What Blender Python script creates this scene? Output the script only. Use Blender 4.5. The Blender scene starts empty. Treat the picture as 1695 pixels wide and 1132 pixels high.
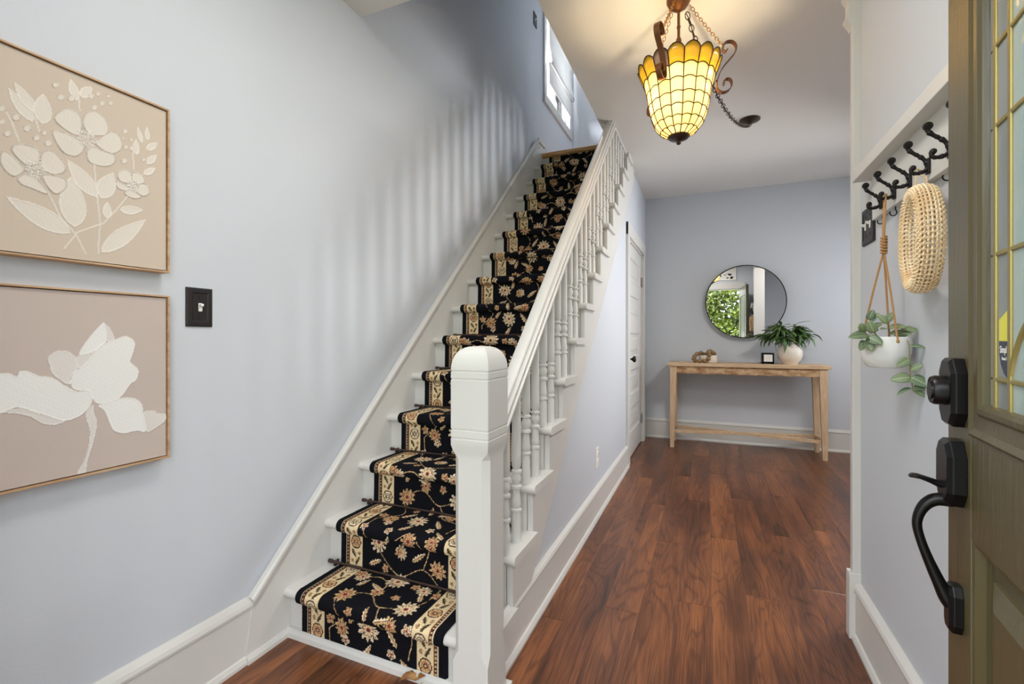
import bpy, bmesh, math, random
import numpy as np
from mathutils import Vector, Matrix
random.seed(7)
rng = np.random.default_rng(11)
SC = bpy.context.scene
COL = SC.collection
PI = math.pi

# ---------------------------------------------------------------- camera, world, lights, exposure
cam_data = bpy.data.cameras.new('camera')
cam = bpy.data.objects.new('camera', cam_data)
COL.objects.link(cam)
cam.location = (0, 0, 1.05)
cam.rotation_euler = (PI / 2, 0, math.radians(23.075))
cam_data.sensor_fit = 'HORIZONTAL'
cam_data.sensor_width = 36.0
cam_data.lens = 757.0 / 1695.0 * 36.0
cam_data.shift_y = -8.0 / 1695.0
cam_data.clip_start = 0.02
cam_data.clip_end = 200
SC.camera = cam

SC.view_settings.view_transform = 'Standard'
SC.view_settings.look = 'None'
SC.view_settings.gamma = 1.0
SC.view_settings.use_curve_mapping = False
SC.view_settings.exposure = 0.34
SC.cycles.max_bounces = 10
SC.cycles.diffuse_bounces = 6
SC.cycles.sample_clamp_indirect = 6.0
SC.cycles.caustics_reflective = False
SC.cycles.caustics_refractive = False

world = bpy.data.worlds.new('world')
SC.world = world
world.use_nodes = True
wn = world.node_tree.nodes
wn['Background'].inputs['Color'].default_value = (0.92, 0.96, 1.0, 1)
wn['Background'].inputs['Strength'].default_value = 6.0


def area(name, loc, target, sx, sy, power, color=(1, 1, 1)):
    l = bpy.data.lights.new(name, 'AREA')
    l.shape = 'RECTANGLE'
    l.size, l.size_y, l.energy, l.color = sx, sy, power, color
    o = bpy.data.objects.new(name, l)
    COL.objects.link(o)
    o.location = loc
    d = Vector(target) - Vector(loc)
    o.rotation_euler = d.to_track_quat('-Z', 'Y').to_euler()
    return o


# daylight through the side room's windows and the stair window
w_ = area('daylight_side_window', (2.10, 4.40, 1.42), (-0.6, 3.05, 1.6), 0.30, 1.25, 15, (1.0, 0.98, 0.95))
w_.data.spread = math.radians(75)
area('daylight_stair_window', (-1.60, 4.48, 4.0), (0, 4.3, 3.3), 0.8, 1.2, 180, (1.0, 1.0, 1.0))
# added fill below the entry ceiling, no fixture there; brightens the nearby walls
area('entry_fill_light', (-0.40, 0.85, 2.49), (-0.35, 1.0, 0.0), 0.40, 0.40, 14, (1.0, 0.97, 0.93))
area('side_room_fill_light', (1.25, 2.6, 2.48), (1.25, 2.6, 0), 0.5, 0.5, 32, (1.0, 0.97, 0.93))  # unseen fill added in the side room to lighten the far hall


# ---------------------------------------------------------------- colours and materials
def lin(r, g, b):
    f = lambda c: (c / 255 / 12.92) if c / 255 <= 0.04045 else ((c / 255 + 0.055) / 1.055) ** 2.4
    return (f(r), f(g), f(b), 1.0)


def material(name, color=(0.8, 0.8, 0.8, 1), rough=0.5, metal=0.0, spec=0.5, **kw):
    m = bpy.data.materials.new(name)
    m.use_nodes = True
    b = m.node_tree.nodes['Principled BSDF']
    b.inputs['Base Color'].default_value = color
    b.inputs['Roughness'].default_value = rough
    b.inputs['Metallic'].default_value = metal
    b.inputs['Specular IOR Level'].default_value = spec
    for k, v in kw.items():
        b.inputs[k.replace('_', ' ')].default_value = v
    return m


def N(m, t, **kw):
    n = m.node_tree.nodes.new(t)
    for k, v in kw.items():
        if hasattr(n, k):
            setattr(n, k, v)
        else:
            n.inputs[k].default_value = v
    return n


def L(m, a, b):
    m.node_tree.links.new(a, b)


def bsdf(m):
    return m.node_tree.nodes['Principled BSDF']


def add_bump(m, scale=60, strength=0.2, dist=0.002, stretch=(1, 1, 1), detail=4):
    tc = N(m, 'ShaderNodeTexCoord')
    mp = N(m, 'ShaderNodeMapping')
    mp.inputs['Scale'].default_value = stretch
    nz = N(m, 'ShaderNodeTexNoise', Scale=scale, Detail=detail)
    bp = N(m, 'ShaderNodeBump', Strength=strength, Distance=dist)
    L(m, tc.outputs['Object'], mp.inputs['Vector'])
    L(m, mp.outputs['Vector'], nz.inputs['Vector'])
    L(m, nz.outputs['Fac'], bp.inputs['Height'])
    L(m, bp.outputs['Normal'], bsdf(m).inputs['Normal'])
    return nz


def mottle(m, c1, c2, scale=6, stretch=(1, 1, 1), detail=5, lo=0.35, hi=0.65, distortion=0.0):
    tc = N(m, 'ShaderNodeTexCoord')
    mp = N(m, 'ShaderNodeMapping')
    mp.inputs['Scale'].default_value = stretch
    nz = N(m, 'ShaderNodeTexNoise', Scale=scale, Detail=detail, Distortion=distortion)
    r = N(m, 'ShaderNodeValToRGB')
    r.color_ramp.elements[0].position, r.color_ramp.elements[0].color = lo, c1
    r.color_ramp.elements[1].position, r.color_ramp.elements[1].color = hi, c2
    L(m, tc.outputs['Object'], mp.inputs['Vector'])
    L(m, mp.outputs['Vector'], nz.inputs['Vector'])
    L(m, nz.outputs['Fac'], r.inputs['Fac'])
    L(m, r.outputs['Color'], bsdf(m).inputs['Base Color'])
    return r


M = {}
M['wall'] = material('wall_paint_blue_grey', lin(198, 203, 210), 0.55, spec=0.3)
add_bump(M['wall'], 220, 0.12, 0.002)
M['white'] = material('white_gloss_paint', lin(209, 208, 204), 0.35, spec=0.4)
add_bump(M['white'], 30, 0.08, 0.002, (1, 1, 0.15))
M['ceiling'] = material('ceiling_paint', lin(222, 219, 214), 0.8, spec=0.2)
add_bump(M['ceiling'], 180, 0.15, 0.002)
M['black_metal'] = material('black_bronze_metal', lin(24, 23, 24), 0.35, 0.6)
M['iron'] = material('cast_iron_black', lin(30, 28, 28), 0.45, 0.5)
add_bump(M['iron'], 300, 0.2, 0.001)
M['bronze_plate'] = material('dark_bronze_plate', lin(42, 38, 38), 0.45, 0.5)
add_bump(M['bronze_plate'], 400, 0.5, 0.002)
M['hinge'] = material('dark_bronze_hinge', lin(70, 62, 55), 0.4, 0.7)
M['rod'] = material('brown_metal_stair_rod', lin(78, 62, 56), 0.35, 0.6)
M['toggle'] = material('white_plastic', lin(238, 236, 230), 0.3)
M['copper'] = material('rusty_copper_strap', lin(120, 78, 48), 0.42, 0.75)
M['chain_gold'] = material('antique_gold_chain', lin(176, 128, 66), 0.35, 0.8)
M['chain_dark'] = material('dark_bronze_chain', lin(72, 58, 48), 0.4, 0.7)
M['lead'] = material('dark_lead_came', lin(52, 40, 26), 0.6, 0.2)
M['brass'] = material('brass_came', lin(150, 136, 84), 0.42, 0.6)
M['green'] = material('olive_green_door_paint', lin(80, 72, 47), 0.32, spec=0.5)
add_bump(M['green'], 26, 0.25, 0.003, (3, 3, 0.35))
M['oak'] = material('oak_nosing', lin(196, 150, 98), 0.5)
mottle(M['oak'], lin(178, 128, 78), lin(216, 172, 118), 9, (1, 12, 12))
M['frame_wood'] = material('light_oak_frame', lin(186, 152, 116), 0.5)
mottle(M['frame_wood'], lin(172, 134, 98), lin(200, 168, 132), 10, (6, 1, 6))
M['pine'] = material('pale_sanded_pine', lin(190, 154, 112), 0.6)
mottle(M['pine'], lin(190, 157, 120), lin(217, 191, 158), 5, (2, 14, 14), 6, 0.3, 0.7, 0.6)
M['pine_leg'] = material('pale_pine_upright_grain', lin(190, 154, 112), 0.6)
mottle(M['pine_leg'], lin(189, 156, 120), lin(216, 190, 158), 5, (14, 14, 1.5), 6, 0.3, 0.7, 0.6)
M['rough_pine'] = material('rough_hewn_pine', lin(170, 126, 80), 0.75)
mottle(M['rough_pine'], lin(150, 108, 70), lin(212, 182, 144), 7, (2.2, 4, 5), 6, 0.33, 0.66, 0.4)
add_bump(M['rough_pine'], 40, 0.5, 0.004, (1, 1, 3))
M['mirror'] = material('mirror_silver', (0.93, 0.94, 0.95, 1), 0.0, 1.0)
M['ceramic'] = material('cream_glazed_ceramic', lin(226, 217, 204), 0.4)
M['white_ceramic'] = material('white_hammered_ceramic', lin(232, 232, 230), 0.45)
add_bump(M['white_ceramic'], 55, 0.35, 0.004, detail=1)
M['bead'] = material('brown_wood_bead', lin(132, 104, 66), 0.6)
mottle(M['bead'], lin(112, 86, 52), lin(152, 122, 82), 30)
M['label'] = material('white_paper_label', lin(232, 230, 226), 0.7)
M['black_glass'] = material('black_candle_glass', lin(22, 20, 20), 0.12)
M['wax'] = material('white_wax', lin(235, 228, 214), 0.5)
M['jute'] = material('jute_rope', lin(176, 130, 82), 0.9)
add_bump(M['jute'], 260, 0.8, 0.003)
M['wicker'] = material('pale_wicker', lin(236, 212, 172), 0.55)
mottle(M['wicker'], lin(222, 190, 144), lin(242, 222, 186), 14)
M['leather'] = material('pale_loop_tie', lin(220, 192, 152), 0.6)
M['stem'] = material('plant_stem', lin(132, 118, 66), 0.6)
M['soil'] = material('dark_moss', lin(40, 42, 26), 0.9)
M['dry_leaf'] = material('dry_brown_leaf', lin(168, 122, 66), 0.6)
mottle(M['dry_leaf'], lin(140, 92, 46), lin(196, 156, 98), 40)


def leaf_material(name, c1, c2, vein, scale=60):
    m = material(name, c1, 0.45)
    tc = N(m, 'ShaderNodeTexCoord')
    info = N(m, 'ShaderNodeObjectInfo')
    sep = N(m, 'ShaderNodeSeparateXYZ')
    L(m, tc.outputs['Object'], sep.inputs[0])
    ab = N(m, 'ShaderNodeMath', operation='ABSOLUTE')
    L(m, sep.outputs['X'], ab.inputs[0])
    # slanted side veins: sin(k*(y - |x|))
    sub = N(m, 'ShaderNodeMath', operation='SUBTRACT')
    L(m, sep.outputs['Y'], sub.inputs[0])
    L(m, ab.outputs[0], sub.inputs[1])
    mul = N(m, 'ShaderNodeMath', operation='MULTIPLY')
    L(m, sub.outputs[0], mul.inputs[0])
    mul.inputs[1].default_value = 6.283 / (scale * 1e-4)
    sn = N(m, 'ShaderNodeMath', operation='SINE')
    L(m, mul.outputs[0], sn.inputs[0])
    r = N(m, 'ShaderNodeMapRange')
    r.inputs['From Min'].default_value, r.inputs['From Max'].default_value = 0.80, 1.0
    L(m, sn.outputs[0], r.inputs['Value'])
    mid = N(m, 'ShaderNodeMapRange')
    mid.inputs['From Min'].default_value, mid.inputs['From Max'].default_value = 0.0016, 0.0006
    L(m, ab.outputs[0], mid.inputs['Value'])
    mx = N(m, 'ShaderNodeMath', operation='MAXIMUM')
    L(m, r.outputs[0], mx.inputs[0])
    L(m, mid.outputs[0], mx.inputs[1])
    base = N(m, 'ShaderNodeMixRGB')
    base.inputs[1].default_value, base.inputs[2].default_value = c1, c2
    L(m, info.outputs['Random'], base.inputs[0])
    vm = N(m, 'ShaderNodeMixRGB')
    vm.inputs[2].default_value = vein
    L(m, mx.outputs[0], vm.inputs[0])
    L(m, base.outputs[0], vm.inputs[1])
    L(m, vm.outputs[0], bsdf(m).inputs['Base Color'])
    return m


M['leaf_lance'] = leaf_material('lance_leaf_green', lin(40, 78, 42), lin(96, 124, 60), lin(110, 140, 88), 400)
M['leaf_round'] = leaf_material('veined_leaf_green', lin(80, 104, 80), lin(124, 138, 98), lin(150, 166, 124), 55)


def plank_material():
    m = material('red_brown_wood_plank', lin(104, 56, 32), 0.3, spec=0.45)
    tc = N(m, 'ShaderNodeTexCoord')
    info = N(m, 'ShaderNodeObjectInfo')
    off = N(m, 'ShaderNodeVectorMath', operation='MULTIPLY_ADD')
    comb = N(m, 'ShaderNodeCombineXYZ')
    for i in range(3):
        L(m, info.outputs['Random'], comb.inputs[i])
    L(m, comb.outputs[0], off.inputs[0])
    off.inputs[1].default_value = (31.0, 17.0, 11.0)
    L(m, tc.outputs['Object'], off.inputs[2])
    # distorted rings (cathedral grain)
    mp = N(m, 'ShaderNodeMapping')
    mp.inputs['Scale'].default_value = (7.0, 0.9, 1)
    L(m, off.outputs[0], mp.inputs['Vector'])
    ns = N(m, 'ShaderNodeTexNoise', Scale=1.0, Detail=1.5, Distortion=0.5)
    L(m, mp.outputs[0], ns.inputs['Vector'])
    k = N(m, 'ShaderNodeMath', operation='MULTIPLY')
    k.inputs[1].default_value = 125.0
    L(m, ns.outputs['Fac'], k.inputs[0])
    s = N(m, 'ShaderNodeMath', operation='SINE')
    L(m, k.outputs[0], s.inputs[0])
    # fine fibres
    mp2 = N(m, 'ShaderNodeMapping')
    mp2.inputs['Scale'].default_value = (230, 7, 1)
    L(m, off.outputs[0], mp2.inputs['Vector'])
    n2 = N(m, 'ShaderNodeTexNoise', Scale=1.0, Detail=6)
    L(m, mp2.outputs[0], n2.inputs['Vector'])
    # broad tone
    mp3 = N(m, 'ShaderNodeMapping')
    mp3.inputs['Scale'].default_value = (10, 1.6, 1)
    L(m, off.outputs[0], mp3.inputs['Vector'])
    n3 = N(m, 'ShaderNodeTexNoise', Scale=1.0, Detail=3)
    L(m, mp3.outputs[0], n3.inputs['Vector'])
    line = N(m, 'ShaderNodeMapRange')
    line.inputs['From Min'].default_value, line.inputs['From Max'].default_value = 0.35, 1.0
    L(m, s.outputs[0], line.inputs['Value'])

    def mad(val, k_, acc):
        n_ = N(m, 'ShaderNodeMath', operation='MULTIPLY_ADD')
        L(m, val, n_.inputs[0])
        n_.inputs[1].default_value = k_
        if isinstance(acc, float):
            n_.inputs[2].default_value = acc
        else:
            L(m, acc, n_.inputs[2])
        return n_.outputs[0]

    v = mad(n3.outputs['Fac'], 0.85, -0.07)
    v = mad(n2.outputs['Fac'], 0.62, v)
    v = mad(line.outputs[0], -0.13, v)
    v = mad(info.outputs['Random'], 0.16, v)
    r = N(m, 'ShaderNodeValToRGB')
    e = r.color_ramp.elements
    e[0].position, e[0].color = 0.42, lin(58, 34, 24)
    e[1].position, e[1].color = 1.0, lin(148, 92, 54)
    x = e.new(0.72)
    x.color = lin(104, 62, 39)
    L(m, v, r.inputs['Fac'])
    L(m, r.outputs['Color'], bsdf(m).inputs['Base Color'])
    bp = N(m, 'ShaderNodeBump', Strength=0.12, Distance=0.001)
    L(m, n2.outputs['Fac'], bp.inputs['Height'])
    L(m, bp.outputs['Normal'], bsdf(m).inputs['Normal'])
    return m


M['plank'] = plank_material()


def color_attribute_material(name, rough, spec=0.3, sheen=0.0):
    m = material(name, (1, 1, 1, 1), rough, spec=spec)
    at = N(m, 'ShaderNodeAttribute')
    at.attribute_name = 'print'
    L(m, at.outputs['Color'], bsdf(m).inputs['Base Color'])
    if sheen:
        bsdf(m).inputs['Sheen Weight'].default_value = sheen
    return m


M['carpet'] = color_attribute_material('woven_runner_print', 0.95, 0.1)
M['canvas'] = color_attribute_material('painted_canvas', 0.75, 0.2)
add_bump(M['canvas'], 700, 0.15, 0.001)


def pane_material(name, color, tint2, through=0.72):
    m = bpy.data.materials.new(name)
    m.use_nodes = True
    nt = m.node_tree
    nt.nodes.remove(nt.nodes['Principled BSDF'])
    out = nt.nodes['Material Output']
    tc = N(m, 'ShaderNodeTexCoord')
    nz = N(m, 'ShaderNodeTexNoise', Scale=22.0, Detail=3)
    info = N(m, 'ShaderNodeObjectInfo')
    L(m, tc.outputs['Object'], nz.inputs['Vector'])
    add = N(m, 'ShaderNodeMath', operation='ADD')
    L(m, nz.outputs['Fac'], add.inputs[0])
    L(m, info.outputs['Random'], add.inputs[1])
    half = N(m, 'ShaderNodeMath', operation='MULTIPLY')
    half.inputs[1].default_value = 0.5
    L(m, add.outputs[0], half.inputs[0])
    mix = N(m, 'ShaderNodeMixRGB')
    mix.inputs[1].default_value, mix.inputs[2].default_value = color, tint2
    L(m, half.outputs[0], mix.inputs[0])
    tr = N(m, 'ShaderNodeBsdfTranslucent')
    df = N(m, 'ShaderNodeBsdfDiffuse')
    gl = N(m, 'ShaderNodeBsdfGlossy', Roughness=0.15)
    L(m, mix.outputs[0], tr.inputs['Color'])
    L(m, mix.outputs[0], df.inputs['Color'])
    m1 = N(m, 'ShaderNodeMixShader')
    m1.inputs[0].default_value = through
    L(m, df.outputs[0], m1.inputs[1])
    L(m, tr.outputs[0], m1.inputs[2])
    m2 = N(m, 'ShaderNodeMixShader')
    m2.inputs[0].default_value = 0.05
    L(m, m1.outputs[0], m2.inputs[1])
    L(m, gl.outputs[0], m2.inputs[2])
    L(m, m2.outputs[0], out.inputs['Surface'])
    return m


M['pane_cream'] = pane_material('cream_opal_glass', lin(255, 228, 168), lin(255, 244, 212))
M['pane_amber'] = pane_material('amber_streaked_glass', lin(240, 214, 92), lin(170, 146, 66))
M['pane_grey'] = pane_material('grey_lilac_glass', lin(176, 160, 150), lin(140, 128, 128))
M['blind'] = pane_material('white_blind_cloth', lin(232, 232, 230), lin(240, 240, 238), 0.10)


def glass(name, color, rough, milky=0.0):
    m = bpy.data.materials.new(name)
    m.use_nodes = True
    nt = m.node_tree
    nt.nodes.remove(nt.nodes['Principled BSDF'])
    out = nt.nodes['Material Output']
    tr = N(m, 'ShaderNodeBsdfTransparent')
    tr.inputs['Color'].default_value = color
    rf = N(m, 'ShaderNodeBsdfRefraction', Roughness=rough, IOR=1.02)
    rf.inputs['Color'].default_value = color
    gl = N(m, 'ShaderNodeBsdfGlossy', Roughness=0.06)
    fr = N(m, 'ShaderNodeFresnel', IOR=1.45)
    tc = N(m, 'ShaderNodeTexCoord')
    nz = N(m, 'ShaderNodeTexNoise', Scale=45.0, Detail=2)
    bp = N(m, 'ShaderNodeBump', Strength=0.35 if rough > 0.05 else 0.04, Distance=0.004)
    L(m, tc.outputs['Object'], nz.inputs['Vector'])
    L(m, nz.outputs['Fac'], bp.inputs['Height'])
    L(m, bp.outputs['Normal'], gl.inputs['Normal'])
    L(m, bp.outputs['Normal'], rf.inputs['Normal'])
    m1 = N(m, 'ShaderNodeMixShader')
    m1.inputs[0].default_value = 0.75 if rough > 0.05 else 0.0
    L(m, tr.outputs[0], m1.inputs[1])
    L(m, rf.outputs[0], m1.inputs[2])
    if milky:       # light scattered by the rippled, hammered surface
        df, tl = N(m, 'ShaderNodeBsdfDiffuse'), N(m, 'ShaderNodeBsdfTranslucent')
        df.inputs['Color'].default_value = tl.inputs['Color'].default_value = color
        ms, mm = N(m, 'ShaderNodeMixShader'), N(m, 'ShaderNodeMixShader')
        L(m, df.outputs[0], ms.inputs[1])
        L(m, tl.outputs[0], ms.inputs[2])
        mm.inputs[0].default_value = milky
        L(m, m1.outputs[0], mm.inputs[1])
        L(m, ms.outputs[0], mm.inputs[2])
        m1 = mm
    m2 = N(m, 'ShaderNodeMixShader')
    L(m, fr.outputs[0], m2.inputs[0])
    L(m, m1.outputs[0], m2.inputs[1])
    L(m, gl.outputs[0], m2.inputs[2])
    L(m, m2.outputs[0], out.inputs['Surface'])
    return m


M['glass_clear'] = glass('clear_bevel_glass', (0.86, 0.93, 0.95, 1), 0.0, 0.5)
M['glass_frost'] = glass('pale_green_rippled_glass', (0.80, 0.97, 0.93, 1), 0.3, 0.8)
M['pane_window'] = glass('window_glass', (0.97, 0.98, 1.0, 1), 0.0)
M['sticker_navy'] = material('navy_sticker', lin(44, 52, 70), 0.5)
M['sticker_yellow'] = material('yellow_sticker', lin(206, 200, 70), 0.5)
M['art_ink'] = material('black_ink', lin(40, 42, 52), 0.7)
M['paper'] = material('white_art_paper', lin(236, 234, 228), 0.8)
M['concrete'] = material('porch_concrete', lin(160, 156, 148), 0.9)
add_bump(M['concrete'], 40, 0.3, 0.004)
M['bark'] = material('tree_bark', lin(96, 78, 60), 0.9)
M['tree_leaf'] = material('garden_leaf', lin(70, 92, 20), 0.6)
mottle(M['tree_leaf'], lin(44, 66, 10), lin(112, 124, 30), 3.0)
M['grass'] = material('garden_grass', lin(98, 122, 52), 0.9)
M['siding'] = material('house_siding', lin(196, 190, 176), 0.8)


# ---------------------------------------------------------------- mesh helpers
ORIGIN = {}


class MB:
    """collects geometry in world coordinates and links it as one mesh object"""

    def __init__(self, xf=None):
        self.v, self.f, self.xf = [], [], xf

    def add(self, vs, fs):
        n = len(self.v)
        if self.xf:
            vs = [self.xf(*p) for p in vs]
        self.v += [tuple(p) for p in vs]
        self.f += [tuple(i + n for i in f) for f in fs]
        return self

    def box(self, x0, x1, y0, y1, z0, z1):
        vs = [(x, y, z) for z in (z0, z1) for y in (y0, y1) for x in (x0, x1)]
        return self.add(vs, [(0, 2, 3, 1), (4, 5, 7, 6), (0, 1, 5, 4), (2, 6, 7, 3), (0, 4, 6, 2), (1, 3, 7, 5)])

    def cbox(self, x0, x1, y0, y1, z0, z1, c=0.003):
        """box with chamfered edges"""
        bm = bmesh.new()
        vs = [bm.verts.new(p) for p in [(x, y, z) for z in (z0, z1) for y in (y0, y1) for x in (x0, x1)]]
        for f in [(0, 2, 3, 1), (4, 5, 7, 6), (0, 1, 5, 4), (2, 6, 7, 3), (0, 4, 6, 2), (1, 3, 7, 5)]:
            bm.faces.new([vs[i] for i in f])
        bmesh.ops.bevel(bm, geom=bm.edges[:], offset=c, segments=2, profile=0.6, affect='EDGES')
        self.add_bm(bm)
        return self

    def add_bm(self, bm):
        bm.verts.index_update()
        self.add([tuple(v.co) for v in bm.verts], [tuple(v.index for v in f.verts) for f in bm.faces])
        bm.free()

    def prism(self, poly, axis, a, b):
        """extrude a 2D polygon along an axis: 'x' -> poly=(y,z); 'y' -> (x,z); 'z' -> (x,y)"""
        def P(p, t):
            return {'x': (t, p[0], p[1]), 'y': (p[0], t, p[1]), 'z': (p[0], p[1], t)}[axis]
        n = len(poly)
        vs = [P(p, a) for p in poly] + [P(p, b) for p in poly]
        fs = [tuple(range(n))[::-1], tuple(range(n, 2 * n))]
        fs += [(i, (i + 1) % n, n + (i + 1) % n, n + i) for i in range(n)]
        return self.add(vs, fs)

    def lathe(self, prof, c=(0, 0, 0), seg=24, axis='z', cap=True):
        vs, fs = [], []
        for r, h in prof:
            for k in range(seg):
                a = 2 * PI * k / seg
                x, y = r * math.cos(a), r * math.sin(a)
                p = {'z': (x, y, h), 'x': (h, x, y), 'y': (x, h, y)}[axis]
                vs.append((c[0] + p[0], c[1] + p[1], c[2] + p[2]))
        for i in range(len(prof) - 1):
            for k in range(seg):
                k2 = (k + 1) % seg
                fs.append((i * seg + k, i * seg + k2, (i + 1) * seg + k2, (i + 1) * seg + k))
        if cap:
            fs.append(tuple(range(seg))[::-1])
            m = (len(prof) - 1) * seg
            fs.append(tuple(range(m, m + seg)))
        return self.add(vs, fs)

    def tube(self, path, r, seg=8, closed=False, cap=True, flat=None):
        """tube along a path; r number or list; flat=(width_vec half, thick) makes a strap"""
        P = [Vector(p) for p in path]
        n = len(P)
        R = r if hasattr(r, '__len__') else [r] * n
        vs, fs = [], []
        up = None
        for i in range(n):
            a = P[(i - 1) % n] if (closed or i > 0) else P[0]
            b = P[(i + 1) % n] if (closed or i < n - 1) else P[-1]
            t = (b - a)
            t = t.normalized() if t.length > 1e-9 else Vector((0, 0, 1))
            if up is None:
                up = Vector((0, 0, 1)) if abs(t.z) < 0.9 else Vector((1, 0, 0))
            up = (up - t * up.dot(t))
            up = up.normalized() if up.length > 1e-6 else t.orthogonal().normalized()
            s = t.cross(up)
            for k in range(seg):
                q = 2 * PI * k / seg
                vs.append(tuple(P[i] + (up * math.cos(q) + s * math.sin(q)) * R[i]))
        m = n if closed else n - 1
        for i in range(m):
            j = (i + 1) % n
            for k in range(seg):
                k2 = (k + 1) % seg
                fs.append((i * seg + k, i * seg + k2, j * seg + k2, j * seg + k))
        if cap and not closed:
            fs.append(tuple(range(seg))[::-1])
            fs.append(tuple(range((n - 1) * seg, n * seg)))
        return self.add(vs, fs)

    def strap(self, path, side, w, t):
        """flat bar along path: width w along the fixed vector side, thickness t"""
        P = [Vector(p) for p in path]
        S = Vector(side).normalized()
        vs, fs = [], []
        for i, p in enumerate(P):
            a, b = P[max(0, i - 1)], P[min(len(P) - 1, i + 1)]
            tg = (b - a).normalized()
            nn = tg.cross(S).normalized()
            for sw, st in ((-1, -1), (1, -1), (1, 1), (-1, 1)):
                vs.append(tuple(p + S * (w / 2 * sw) + nn * (t / 2 * st)))
        for i in range(len(P) - 1):
            for k in range(4):
                k2 = (k + 1) % 4
                fs.append((i * 4 + k, i * 4 + k2, (i + 1) * 4 + k2, (i + 1) * 4 + k))
        fs += [(3, 2, 1, 0), tuple(range(len(P) * 4 - 4, len(P) * 4))]
        return self.add(vs, fs)

    def sphere(self, c, r, seg=12, rings=8, sz=1.0):
        prof = [(max(1e-4, r * math.sin(PI * i / rings)), -r * sz * math.cos(PI * i / rings)) for i in range(rings + 1)]
        return self.lathe(prof, c, seg, cap=False)

    def build(self, name, mat, parent=None, bevel=0.0, smooth=False, angle=40):
        o0 = Vector(ORIGIN.get(parent.name, (0, 0, 0))) if parent else Vector((0, 0, 0))
        me = bpy.data.meshes.new(name)
        me.from_pydata([(p[0] - o0.x, p[1] - o0.y, p[2] - o0.z) for p in self.v], [], self.f)
        bm = bmesh.new()
        bm.from_mesh(me)
        bmesh.ops.recalc_face_normals(bm, faces=bm.faces)
        bm.to_mesh(me)
        bm.free()
        if smooth:
            me.polygons.foreach_set('use_smooth', [True] * len(me.polygons))
            me.set_sharp_from_angle(angle=math.radians(angle))
        if mat:
            me.materials.append(mat)
        o = bpy.data.objects.new(name, me)
        COL.objects.link(o)
        if parent:
            o.parent = parent
            ORIGIN[o.name] = tuple(o0)
        if bevel:
            md = o.modifiers.new('bevel', 'BEVEL')
            md.width, md.segments, md.limit_method = bevel, 2, 'ANGLE'
            md.angle_limit = math.radians(35)
            md.harden_normals = False
        return o


def tag(o, label=None, cat=None, group=None, kind=None):
    if label:
        o['label'] = label
    if cat:
        o['category'] = cat
    if group:
        o['group'] = group
    if kind:
        o['kind'] = kind
    return o


def thing(name, label, cat, loc, group=None):
    o = bpy.data.objects.new(name, None)
    o.empty_display_size = 0.05
    COL.objects.link(o)
    o.location = loc
    ORIGIN[o.name] = tuple(loc)
    return tag(o, label, cat, group)


def struct(o):
    o['kind'] = 'structure'
    return o


def clone(src, parent, loc=None, rot=None, scale=None):
    c = src.copy()
    COL.objects.link(c)
    c.parent = parent
    if loc is not None:
        c.location = loc
    if rot is not None:
        c.rotation_euler = rot
    if scale is not None:
        c.scale = scale
    return c


def arc(cx, cy, r, a0, a1, n=10):
    return [(cx + r * math.cos(math.radians(a0 + (a1 - a0) * i / n)), cy + r * math.sin(math.radians(a0 + (a1 - a0) * i / n))) for i in range(n + 1)]


def smooth_path(pts, n=8):
    """Catmull-Rom through points"""
    P = [Vector(p) for p in pts]
    P = [P[0] * 2 - P[1]] + P + [P[-1] * 2 - P[-2]]
    out = []
    for i in range(1, len(P) - 2):
        a, b, c, d = P[i - 1:i + 3]
        for k in range(n):
            t = k / n
            out.append(0.5 * ((2 * b) + (c - a) * t + (2 * a - 5 * b + 4 * c - d) * t * t + (3 * b - a - 3 * c + d) * t ** 3))
    out.append(P[-2])
    return out

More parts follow.
